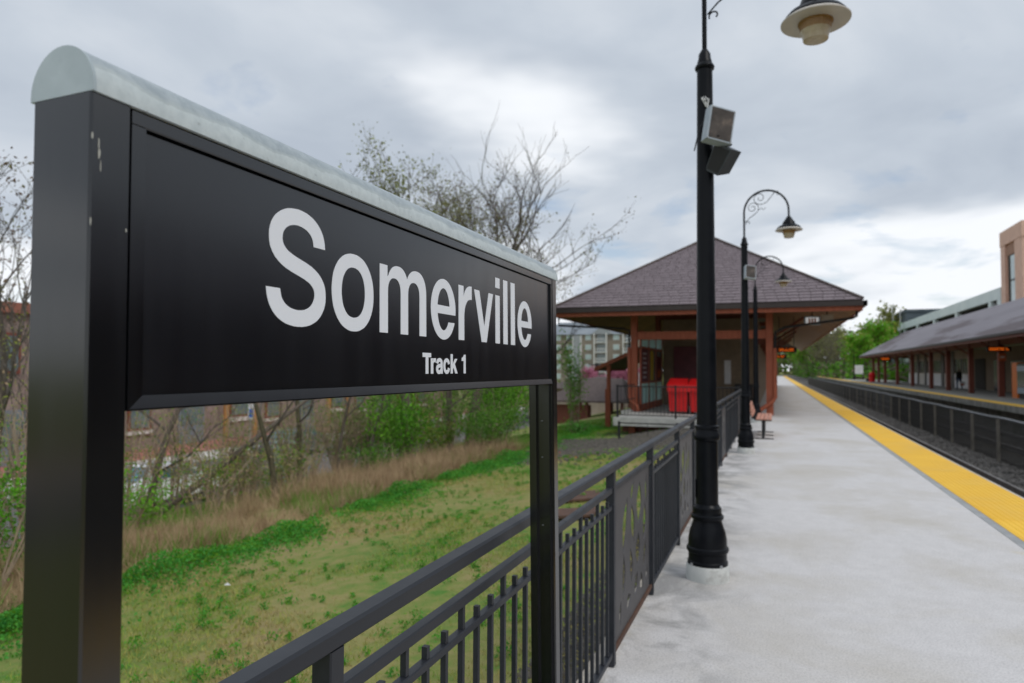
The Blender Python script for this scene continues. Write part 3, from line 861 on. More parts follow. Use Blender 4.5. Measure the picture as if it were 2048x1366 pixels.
def build_sign():
    xf = -0.6245
    s = empty('station_sign', (-0.64, 1.28, 0.0), 'black station name sign on two posts, white lettering, rounded pale metal cap', 'station sign',
              rot=(0, math.radians(-0.8), 0))
    xb = xf - 0.087
    # posts
    MB().cbox(xb, xf, 0.487, 0.5345, -0.02, 1.8285, 0.0025).build('post', M['anodized'], s)
    m = MB().cbox(xb + 0.006, xf, 2.042, 2.086, -0.02, 1.8285, 0.004)
    m.box(xb + 0.012, xb + 0.034, 2.028, 2.0425, -0.02, 1.50)
    m.box(xf - 0.030, xf - 0.010, 2.028, 2.0425, -0.02, 1.50)
    m.build('post', M['anodized'], s)
    # half round cap
    prof = []
    n = 20
    xc, rr = (xf + xb) / 2, 0.0465
    for i in range(n + 1):
        a = math.pi * i / n
        prof.append((xc + rr * math.cos(a), 1.8335 + 0.049 * math.sin(a)))
    prof = [(xc + rr, 1.829)] + prof + [(xc - rr, 1.829)]
    m = MB()
    y0, y1 = 0.490, 2.088
    k = len(prof)
    m.add([(p[0], y0, p[1]) for p in prof] + [(p[0], y1, p[1]) for p in prof], [(i, i + 1, k + i + 1, k + i) for i in range(k - 1)] + [(k - 1, 0, k, 2 * k - 1)])
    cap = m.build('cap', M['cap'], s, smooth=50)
    for ya, yb in ((0.4865, 0.490), (2.088, 2.0915)):
        q = MB()
        pr = [(xc + (p[0] - xc) * 1.012, 1.829 + (p[1] - 1.829) * 1.012) for p in prof]
        q.add([(p[0], ya, p[1]) for p in pr] + [(p[0], yb, p[1]) for p in pr],
              [(i + 1, i, k + i, k + i + 1) for i in range(k - 1)] + [tuple(range(k)), tuple(range(2 * k - 1, k - 1, -1)), (0, k - 1, 2 * k - 1, k)])
        q.build('end_cap', M['galv'], cap, smooth=50)
    # frame: four bars round a recessed panel
    ya, yb, za, zb = 0.5358, 2.040, 1.4985, 1.8275
    rec = 0.007
    fb = 0.0185
    MB().cbox(xb + 0.01, xf - 0.001, ya, yb, zb - 0.0165, zb, 0.0015).build('frame_bar', M['anodized'], s)
    m = MB()
    q4 = [(ya, za), (ya + fb - 0.0004, za + 0.0160), (ya + fb - 0.0004, zb - 0.0167), (ya, zb - 0.0167)]
    m.add([(xf - 0.001, a, b) for a, b in q4] + [(xb + 0.01, a, b) for a, b in q4], [(0, 1, 2, 3), (7, 6, 5, 4), (0, 4, 5, 1), (1, 5, 6, 2), (2, 6, 7, 3), (3, 7, 4, 0)])
    m.build('frame_bar', M['anodized'], s)
    MB().cbox(xb + 0.01, xf - 0.001, yb - 0.009, yb, za + 0.0165, zb - 0.0167, 0.0015).build('frame_bar', M['anodized'], s)
    m = MB()
    # bottom bar is bevelled: its face slopes outward to a lip
    pr = [(xb + 0.01, za), (xf - 0.001, za), (xf - 0.001, za + 0.002), (xf - 0.0032, za + 0.0163), (xb + 0.01, za + 0.0163)]
    k = len(pr)
    m.add([(p[0], ya + fb * (p[1] - za) / 0.0163 + 0.0003, p[1]) for i, p in enumerate(pr)] + [(p[0], yb, p[1]) for p in pr],
          [(i, (i + 1) % k, k + (i + 1) % k, k + i) for i in range(k)] + [tuple(range(k - 1, -1, -1)), tuple(range(k, 2 * k))])
    m.build('frame_bar', M['anodized'], s)
    panel = MB().box(xb + 0.018, xf - rec, ya + fb + 0.0006, yb - 0.0125, za + 0.0166, zb - 0.0195).build('panel', M['panel'], s)

    def to3(u, v, w):
        return (xf - rec + 0.0003 + w, u * 1.0135 - 0.001, 1.5463 + (v - 1.5463) * 1.0135)

    B, CAP, XH = 1.6090, 1.7735, 1.7315

    def arc(cx, cy, rx, ry, a0, a1, n=12, p=1.12):
        out = []
        for i in range(n + 1):
            a = math.radians(a0 + (a1 - a0) * i / n)
            c_, s_ = math.cos(a), math.sin(a)
            out.append((cx + rx * math.copysign(abs(c_) ** (1 / p), c_), cy + ry * math.copysign(abs(s_) ** (1 / p), s_)))
        return out

    def letter(loops):
        MB().poly(loops, to3, 0.0006).build('letter', M['vinyl'], panel)

    ov = 0.0036
    d = 9

    def glyph_e(u0, u1):
        w = u1 - u0
        h0, h1 = B - ov * 0.8, XH + ov * 0.6
        h = h1 - h0
        cx, cy = (u0 + u1) / 2, (h0 + h1) / 2
        rx, ry = w / 2, h / 2
        ix, iy = rx - 0.0287, ry - 0.0195
        bar0, bar1 = h0 + 0.425 * h, h0 + 0.56 * h
        ab = math.degrees(math.asin((bar0 - cy) / ry))
        at = -math.degrees(math.asin((cy - (h0 + 0.295 * h)) / ry))
        ai = -math.degrees(math.asin(min(1, (cy - (h0 + 0.295 * h)) / iy)))
        lp = arc(cx, cy, rx, ry, ab, 360 + at, 40, 1.0)
        lp += arc(cx, cy, ix, iy, 360 + ai, 180 - math.degrees(math.asin((bar0 - cy) / iy)), 20, 1.0)
        hb = math.degrees(math.asin((bar1 - cy) / iy))
        hole = arc(cx, cy, ix, iy, hb, 180 - hb, 20, 1.0)
        letter([lp, list(reversed(hole))])

    letter(fit(embolden(GLYPH['S'], d), 0.7446, 0.8773, B - ov, CAP + ov))
    letter(fit(embolden(GLYPH['o'], d), 0.8928, 1.0122, B - ov * 0.8, XH + ov * 0.6))
    q = XH + 0.002
    mm = [(0, B), (0, XH - 0.001), (0.0255, XH - 0.001), (0.0255, XH - 0.021)]
    mm += arc(0.0625, XH - 0.040, 0.0375, 0.040 + ov * 0.6, 152, 28, 14)
    mm += arc(0.1315, XH - 0.042, 0.0401, 0.042 + ov * 0.6, 152, 0, 16)
    mm += [(0.1716, B), (0.1443, B)] + arc(0.12195, XH - 0.047, 0.02235, 0.0255, 0, 180, 14)
    mm += [(0.0996, B), (0.0723, B)] + arc(0.04975, XH - 0.047, 0.02255, 0.0255, 0, 180, 14) + [(0.0272, B)]
    letter([[(1.0324 + u, v) for u, v in mm]])
    glyph_e(1.2239, 1.3381)
    rr_ = [(0, B), (0, XH - 0.001), (0.0258, XH - 0.001), (0.0258, XH - 0.026)]
    rr_ += arc(0.0665, XH - 0.048, 0.0440, 0.050, 158, 88, 10) + [(0.0698, XH + 0.002), (0.0698, XH - 0.0285)]
    rr_ += arc(0.0655, XH - 0.074, 0.0368, 0.0455, 86, 180, 10) + [(0.0287, B)]
    letter([[(1.3540 + u, v) for u, v in rr_]])
    letter([[(1.4376, XH - 0.002), (1.4800, B), (1.5100, B), (1.5509, XH - 0.002), (1.5235, XH - 0.002), (1.4960, B + 0.037), (1.4675, XH - 0.002)]])
    m = MB()
    m.poly([rect(1.5663, 1.5951, B, XH - 0.002)], to3, 0.0006)
    m.poly([rect(1.5663, 1.5951, CAP - 0.0255, CAP)], to3, 0.0006)
    m.build('letter', M['vinyl'], panel)
    letter([rect(1.6193, 1.6490, B, CAP)])
    letter([rect(1.6727, 1.7030, B, CAP)])
    glyph_e(1.7231, 1.8374)
    B2, C2, X2 = 1.5352, 1.5768, 1.5668
    letter([[(1.189, C2), (1.189, C2 - 0.0085), (1.2015, C2 - 0.0085), (1.2015, B2), (1.2128, B2), (1.2128, C2 - 0.0085), (1.2247, C2 - 0.0085), (1.2247, C2)]])
    d = 26
    letter(fit(embolden(GLYPH['r'], d), 1.2235, 1.2455, B2, X2))
    letter(fit(embolden(GLYPH['a'], d), 1.2465, 1.2758, B2 - 0.0008, X2 + 0.0006))
    letter(fit(embolden(GLYPH['c'], d), 1.2790, 1.3095, B2 - 0.0008, X2 + 0.0006))
    letter([[(1.3135, B2), (1.3237, B2), (1.3237, B2 + 0.0085), (1.3272, B2 + 0.0130), (1.3357, B2), (1.3472, B2), (1.3338, B2 + 0.0205), (1.3462, X2), (1.3342, X2), (1.3237, B2 + 0.0195), (1.3237, C2), (1.3135, C2)]])
    letter([[(1.3790, B2), (1.3893, B2), (1.3893, C2), (1.3812, C2), (1.3770, C2 - 0.0052), (1.3690, C2 - 0.0074), (1.3690, C2 - 0.0140), (1.3790, C2 - 0.0140)]])
    # chipped paint on the near post
    for (y, z, w, h) in ((0.4960, 1.777, 0.0011, 0.007), (0.4966, 1.766, 0.0016, 0.008), (0.4985, 1.753, 0.0006, 0.008), (0.4890, 1.783, 0.0013, 0.004), (0.4885, 1.694, 0.001, 0.005), (0.5295, 1.692, 0.0009, 0.0025)):
        pts = [(y + w * math.cos(a) * R.uniform(0.6, 1.2), z + h * math.sin(a) * R.uniform(0.6, 1.1)) for a in [i * 2 * math.pi / 9 for i in range(9)]]
        MB().poly([pts], lambda u, v, q: (xf + 0.0002 + q, u, v), 0.0002).build('paint_chip', M['chip'], s)
    # set screws on the far post
    for z in (1.383, 1.27, 1.06):
        MB().lathe([(0, 0.0035), (0.0015, 0.003)], 8, (xb + 0.05, 2.040, z)).build('screw', M['steel'], s)

    s.location = (-0.64, 1.281, 0.0037)


build_sign()


# ------------------------------------------------------------------ platform railing
def leaf_poly(cx, cz, ln, wd, ang, bend=0.15):
    pts = []
    n = 7
    for i in range(n + 1):
        t = i / n
        pts.append((ln * (t - 0.5), wd * math.sin(math.pi * t) * (0.55 + 0.45 * math.sin(math.pi * t)) + bend * ln * math.sin(math.pi * t)))
    for i in range(n - 1, 0, -1):
        t = i / n
        pts.append((ln * (t - 0.5), -wd * math.sin(math.pi * t) * 0.8 + bend * ln * math.sin(math.pi * t)))
    c, s_ = math.cos(ang), math.sin(ang)
    return [(cx + p[0] * c - p[1] * s_, cz + p[0] * s_ + p[1] * c) for p in pts]


def build_railing():
    X = -0.81
    r = empty('platform_railing', (X, 1.0, 0.0), 'long charcoal metal railing along the platform edge with pickets and cut-out art panels', 'railing')
    posts = [-1.35, 1.128, 3.58, 4.80, 6.22, 7.44, 8.85, 10.10, 11.5, 12.75, 14.1, 15.35, 16.75, 18.0, 19.4, 20.7]
    art = {(3.58, 4.80), (6.22, 7.44), (11.5, 12.75), (16.75, 18.0)}
    tops = {1.128: 0.99, -1.35: 0.99}
    proto = None
    for i, y in enumerate(posts):
        thru = y in (6.22, 11.5, 16.75, 20.7)
        zt = 1.044 if thru else 1.003
        MB().cbox(X - 0.0225, X + 0.0225, y - 0.0225, y + 0.0225, 0.0, zt, 0.003).build('post', M['rail'], r)
    # handrail lengths between the through posts
    for a, b in ((-1.35, 6.1975), (6.2425, 11.4775), (11.5225, 16.7275), (16.7725, 20.6775)):
        MB().cbox(X - 0.0255, X + 0.0255, a, b, 1.003, 1.043, 0.006).build('handrail', M['rail'], r)
    picket = None
    fulls = None
    phase = 0
    for a, b in zip(posts[:-1], posts[1:]):
        ya, yb = a + 0.0227, b - 0.0227
        if (a, b) in art:
            MB().cbox(X - 0.015, X + 0.015, ya, yb, 0.893, 0.922, 0.003).build('mid_rail', M['rail'], r)
            w = yb - ya
            u0, u1, v0, v1 = ya + 0.05, yb - 0.05, 0.075, 0.886
            holes = []
            flip = (a == 6.22)
            spec = []
            rr = random.Random(int(a * 100))
            # stems with leaves: cut-outs rise from the foot and fan out
            spec = [(.66, .77, .27, .095, 1.35), (.47, .66, .26, .06, 1.9), (.83, .58, .26, .065, 1.4), (.27, .70, .34, .062, 1.25), (.63, .42, .22, .08, 1.5), (.42, .36, .24, .05, 1.7),
                    (.85, .31, .2, .055, 1.2), (.21, .36, .26, .042, 1.55), (.57, .19, .16, .06, .9), (.75, .15, .14, .05, 2.2), (.36, .13, .13, .045, .5), (.92, .82, .22, .035, 1.6), (.15, .14, .14, .03, 1.5),
                    (.46, .90, .15, .035, .9), (.92, .14, .12, .03, 1.2)]
            if flip:
                spec = [(1 - p[0], p[1] * 0.95 + 0.02, p[2], p[3], 2.7 - p[4]) for p in spec]
            ctr = []
            for (fx, fz, ln, wd, an) in spec:
                cx, cz = u0 + fx * (u1 - u0), v0 + fz * (v1 - v0)
                h = leaf_poly(cx, cz, ln, wd, an + rr.uniform(-0.1, 0.1), rr.uniform(-0.12, 0.12))
                bb = (min(p[0] for p in h), max(p[0] for p in h), min(p[1] for p in h), max(p[1] for p in h))
                if bb[0] < u0 + 0.02 or bb[1] > u1 - 0.02 or bb[2] < v0 + 0.02 or bb[3] > v1 - 0.02:
                    continue
                ok = True
                for h2 in ctr:
                    if min((p[0] - q[0]) ** 2 + (p[1] - q[1]) ** 2 for p in h for q in h2) < 0.00009:
                        ok = False
                        break
                if ok:
                    ctr.append(h)
            MB().poly([rect(u0, u1, v0, v1)] + [list(reversed(h)) for h in ctr], lambda u, v, q: (X - 0.003 + q, u, v), 0.006).build('art_panel', M['plate'], r)
            MB().box(X - 0.012, X + 0.012, ya, ya + 0.02, 0.075, 0.80).build('panel_strip', M['rail'], r)
            MB().box(X - 0.012, X + 0.012, yb - 0.02, yb, 0.075, 0.80).build('panel_strip', M['rail'], r)
            MB().cbox(X - 0.015, X + 0.015, ya, yb, 0.045, 0.073, 0.002).build('bottom_rail', M['rust'], r, label='rusty bottom rail under the art panel' if a == 3.58 else None)
            continue
        MB().cbox(X - 0.015, X + 0.015, ya, yb, 0.893, 0.922, 0.003).build('mid_rail', M['rail'], r)
        MB().cbox(X - 0.013, X + 0.013, ya, yb, 0.805, 0.827, 0.003).build('picket_rail', M['rail'], r)
        MB().cbox(X - 0.016, X + 0.016, ya, yb, 0.045, 0.073, 0.003).build('bottom_rail', M['rail'], r)
        if picket is None:
            picket = MB().box(X - 0.0075, X + 0.0075, 1.0 - 0.0075, 1.0 + 0.0075, 0.0735, 0.858).build('picket', M['rail'], r)
            fulls = MB().box(X - 0.0075, X + 0.0075, 1.0 - 0.0075, 1.0 + 0.0075, 0.0735, 0.8925).build('picket', M['rail'], r)
            first = [True, True]
        k0 = math.ceil((ya + 0.03 - 1.4235) / 0.1035)
        k = k0
        while True:
            y = 1.4235 + k * 0.1035
            if y > yb - 0.03:
                break
            full = (k % 3 == 0)
            src = fulls if full else picket
            if first[0 if full else 1]:
                first[0 if full else 1] = False
                o = src
            else:
                o = instance(src, parent=r)
            o.location = (0, y - 1.0, 0)
            k += 1

    r.location.z = 0.006


build_railing()


# ------------------------------------------------------------------ platform lamps
def spiral(cx, cz, r0, r1, a0, a1, y=0.0, n=22):
    return [(cx + (r0 + (r1 - r0) * i / n) * math.cos(a0 + (a1 - a0) * i / n), y, cz + (r0 + (r1 - r0) * i / n) * math.sin(a0 + (a1 - a0) * i / n)) for i in range(n + 1)]


def build_lamp(loc, label):
    g = 'lamps standing along the platform railing'
    l = empty('platform_lamp', (0, 0, 0), label, 'street lamp', g)
    MB().lathe([(0, 0.158), (0.10, 0.155), (0.112, 0.150)], 40).build('footing', M['footing'], l, smooth=50)
    base = [(0.112, 0.146), (0.135, 0.146), (0.142, 0.139), (0.20, 0.139), (0.206, 0.149), (0.218, 0.154), (0.235, 0.152), (0.245, 0.141), (0.30, 0.139), (0.35, 0.130), (0.39, 0.116),
            (0.425, 0.106), (0.440, 0.104), (0.446, 0.114), (0.458, 0.119), (0.472, 0.118), (0.480, 0.108), (0.497, 0.103), (0.503, 0.104), (0.53, 0.102), (0.538, 0.092), (0.556, 0.083)]
    MB().lathe(base, 40).build('base', M['lamp'], l, smooth=30)
    MB().lathe([(0.556, 0.081), (1.02, 0.078), (1.16, 0.074), (3.90, 0.058)], 32).build('pole', M['lamp'], l, smooth=40)
    MB().lathe([(1.03, 0.079), (1.036, 0.090), (1.052, 0.095), (1.075, 0.093), (1.10, 0.082), (1.118, 0.081), (1.124, 0.088), (1.142, 0.087), (1.15, 0.076)], 32).build('collar', M['lamp'], l, smooth=30)
    MB().lathe([(3.885, 0.0585), (3.89, 0.070), (3.905, 0.074), (3.92, 0.068), (3.935, 0.056), (3.95, 0.055), (3.97, 0.047), (4.01, 0.044), (4.03, 0.032), (4.045, 0.024)], 32).build('collar', M['lamp'], l, smooth=30)
    pts = [(0, 0, 4.0), (0, 0, 4.50)]
    for i in range(1, 24):
        a = math.pi * (1 - i / 24)
        pts.append((0.39 + 0.39 * math.cos(a), 0, 4.50 + 0.40 * math.sin(a)))
    pts += [(0.78, 0, 4.50), (0.78, 0, 4.36)]
    MB().tube(pts, 0.0185, 10).build('arm', M['lamp'], l, smooth=50)
    m = MB()
    zc = lambda v: 4.92 - (v - 170) * 0.00135
    xc = lambda u: (u - 188) * 0.00135
    m.tube(spiral(xc(245), zc(625), 0.012, 0.045, -1.0, 3.6), 0.0065, 5)
    s1 = [(xc(206), 0, zc(612)), (xc(260), 0, zc(555)), (xc(330), 0, zc(505)), (xc(372), 0, zc(460))]
    m.tube(s1 + spiral(xc(300), zc(415), 0.11, 0.02, -0.45, 9.0), 0.0065, 5)
    s2 = [(xc(635), 0, zc(205)), (xc(585), 0, zc(222)), (xc(540), 0, zc(280)), (xc(490), 0, zc(345)), (xc(430), 0, zc(372))]
    m.tube(s2 + spiral(xc(395), zc(285), 0.122, 0.02, -1.45, -10.0), 0.0065, 5)
    m.tube(spiral(xc(612), zc(250), 0.012, 0.05, -1.0, 2.2), 0.0065, 5)
    m.tube([(xc(385), 0, zc(450)), (xc(415), 0, zc(420)), (xc(440), 0, zc(450)), (xc(470), 0, zc(425))], 0.006, 5)
    m.build('scroll', M['lamp'], l, smooth=50)
    c = (0.78, 0, 0)
    sh = [(4.385, 0.022), (4.375, 0.040), (4.345, 0.052), (4.330, 0.066), (4.300, 0.080), (4.290, 0.098), (4.262, 0.106), (4.255, 0.112), (4.225, 0.118), (4.215, 0.150), (4.195, 0.185),
          (4.172, 0.205), (4.160, 0.214), (4.150, 0.214)]
    shade = MB().lathe(list(reversed(sh)), 36, c).build('lamp_shade', M['lamp'], l, smooth=35)
    MB().lathe([(4.122, 0.236), (4.130, 0.238), (4.150, 0.216), (4.1505, 0.10), (4.148, 0.10), (4.140, 0.20), (4.1225, 0.232)], 36, c).build('reflector', M['cream'], shade, smooth=35)
    MB().lathe([(4.062, 0.1035), (4.11, 0.112), (4.112, 0.119), (4.135, 0.119), (4.139, 0.105)], 48, c, flute=0.012).build('lens', M['globe'], l, smooth=25)
    MB().lathe([(3.983, 0.05), (3.985, 0.074), (3.989, 0.084), (4.03, 0.090), (4.045, 0.097), (4.0615, 0.1025)], 48, c, flute=0.014).build('lens_bowl', M['lens_pale'], l, smooth=25)
    for q in range(3):
        a = q * 2.094 + 0.5
        MB().lathe([(4.152, 0.006), (4.158, 0.008), (4.164, 0.005)], 8, (0.78 + 0.2 * math.cos(a), 0.2 * math.sin(a), -0.006)).build('screw', M['steel'], shade)
    MB().box(-0.084, -0.078, -0.035, 0.035, 0.60, 0.74).build('access_cover', M['lamp'], l)
    for a in (0.78, 2.35, 3.93, 5.5):
        MB().lathe([(0.112, 0.012), (0.126, 0.012), (0.13, 0.006)], 6, (0.137 * math.cos(a) * 1.06, 0.137 * math.sin(a) * 1.06, 0)).build('anchor_bolt', M['steel'], l)
    l.location = loc
    return l


lamp = build_lamp((-0.475, 5.33, 0), 'tall black lamp post nearest the sign, its shade cut off at the top')
lamp2 = copy_tree(lamp, loc=(-0.50, 13.48, 0),  label='black lamp post beside the slatted bench, its curved arm and shade against the sky')
lamp3 = copy_tree(lamp, loc=(-0.50, 21.4, 0), label='smallest black lamp post, its arm and shade in front of the station roof')


lamp.scale = (1, 1, 0.989)

# loudspeaker boxes clamped to the lamp poles
def build_speaker(loc, rot, label):
    s = empty('loudspeaker', (0, 0, 0), label, 'loudspeaker')
    m = MB().cbox(-0.10, 0.10, -0.045, 0.045, -0.128, 0.128, 0.006)
    m.build('housing', M['speaker_shell'], s)
    MB().box(-0.086, 0.086, -0.049, -0.0455, -0.116, 0.116).build('grille', M['speaker_face'], s)
    MB().box(-0.1015, -0.0985, -0.012, 0.012, -0.02, -0.005).build('latch', M['steel'], s)
    MB().lathe([(0, 0.011), (0.004, 0.009)], 8, (-0.012, -0.047, -0.095)).build('knob', M['black'], s)
    m = MB().tube([(-0.05, 0.045, 0.0), (-0.05, 0.10, 0.0)], 0.016, 8)
    m.build('bracket', M['steel'], s)
    MB().tube([(0.02, 0.03, 0.128), (0.0, 0.05, 0.165), (-0.05, 0.09, 0.15), (-0.09, 0.13, 0.02), (-0.10, 0.14, -0.16)], 0.005, 5).build('cable', M['black'], s)
    for qx in (-0.09, 0.09):
        for qz in (-0.12, 0.12):
            MB().tube([(qx, -0.045, qz), (qx, -0.0485, qz)], 0.005, 6).build('screw', M['steel'], s)
    s.location = loc
    s.rotation_euler = rot
    return s


sp = build_speaker((-0.365, 5.165, 3.335), (math.radians(-4), math.radians(11), math.radians(31)), 'grey loudspeaker box with brown grille clamped to the nearest lamp post')
sp2 = copy_tree(sp, loc=(-0.40, 13.33, 3.35), rot=(math.radians(-16), math.radians(7), math.radians(22)), label='grey loudspeaker box with brown face on the lamp post by the bench')


def build_horn():
    h = empty('loudspeaker', (-0.34, 5.30, 3.13), 'dark wedge-shaped loudspeaker hanging below the grey box on the nearest lamp post', 'loudspeaker',
              rot=(math.radians(12), math.radians(33), math.radians(-18)))
    m = MB()
    a = [(-0.055, -0.11), (0.055, -0.11), (0.075, 0.10), (-0.075, 0.10)]
    vs = [(-0.34 + x, 5.30 - 0.09, 3.13 + z) for x, z in a] + [(-0.34 + x * 0.8, 5.30 + 0.10, 3.13 + z * 0.85) for x, z in a]
    m.add(vs, [(0, 1, 2, 3), (7, 6, 5, 4), (0, 4, 5, 1), (1, 5, 6, 2), (2, 6, 7, 3), (3, 7, 4, 0)])
    m.build('housing', M['horn'], h)
    m = MB()
    vs = [(-0.34 + x * 0.86, 5.30 - 0.0935, 3.13 + z * 0.86) for x, z in a] + [(-0.34 + x * 0.86, 5.30 - 0.0905, 3.13 + z * 0.86) for x, z in a]
    m.add(vs, [(0, 1, 2, 3), (7, 6, 5, 4), (0, 4, 5, 1), (1, 5, 6, 2), (2, 6, 7, 3), (3, 7, 4, 0)])
    m.build('grille', M['black'], h)
    MB().tube([(-0.34, 5.30, 3.24), (-0.385, 5.33, 3.275), (-0.42, 5.33, 3.275)], 0.017, 8).build('bracket', M['steel'], h)


build_horn()
m = MB()
for k in range(7):
    a = k * 0.9
    m.tube([(-0.475 + 0.02 * math.cos(a), 5.262, 3.60 + 0.012 * math.sin(a)), (-0.462 + 0.026 * math.cos(a + 1), 5.245, 3.585), (-0.452 + 0.01 * math.cos(a), 5.255, 3.53)], 0.0035, 5)
m.tube([(-0.452, 5.255, 3.53), (-0.44, 5.26, 3.49)], 0.004, 5)
tag(m.build('cable_bundle', M['white_paint'], origin=(-0.46, 5.25, 3.55)), 'small knot of white cable tied on the nearest lamp post above the grey box', 'cable')


# ------------------------------------------------------------------ bench
def build_bench():
    b = empty('bench', (-0.36, 17.3, 0), 'slatted salmon wood bench with black pedestal legs beside the second lamp post', 'bench')
    y0, y1 = 16.3, 18.35
    for i in range(4):
        x = -0.385 + i * 0.085
        MB().cbox(x, x + 0.075, y0, y1, 0.435, 0.465, 0.006).build('slat', M['benchwood'], b)
    for i in range(3):
        mt = Matrix.Translation((-0.475 - 0.028 * i, (y0 + y1) / 2, 0.545 + i * 0.095)) @ Matrix.Rotation(math.radians(-17), 4, 'Y')
        MB().obox(mt, 0.03, y1 - y0, 0.085).build('slat', M['benchwood'], b)
    for y in (16.42, 17.32, 18.22):
        m = MB().cbox(-0.27, -0.21, y - 0.03, y + 0.03, 0.02, 0.405, 0.006)
        m.cbox(-0.40, -0.06, y - 0.025, y + 0.025, 0.405, 0.433, 0.004)
        m.build('leg', M['black'], b)
        MB().cbox(-0.40, -0.02, y - 0.03, y + 0.03, 0.0, 0.02, 0.004).build('foot', M['black'], b)
        m = MB().tube([(-0.40, y, 0.42), (-0.455, y, 0.47), (-0.545, y, 0.80)], 0.018, 6)
        m.build('back_support', M['black'], b)


build_bench()

# rusty plates lying on the lawn
for (x, y, sx, sy, rz, lab) in ((-2.57, 9.66, 0.85, 0.62, 0.25, 'flat rusty steel plate lying on the lawn, the larger of two'), (-2.35, 8.35, 0.55, 0.5, 0.1, 'small flat rusty plate on the lawn nearer the railing')):
    mt = Matrix.Translation((x, y, float(gz(x)) + 0.05)) @ Matrix.Rotation(rz, 4, 'Z') @ Matrix.Rotation(math.radians(-6), 4, 'Y')
    m = MB()
    m.obox(mt, sx, sy, 0.03)
    pl = m.build('steel_plate', M['rust'], origin=(x, y, float(gz(x))))
    tag(pl, lab, 'steel plate')


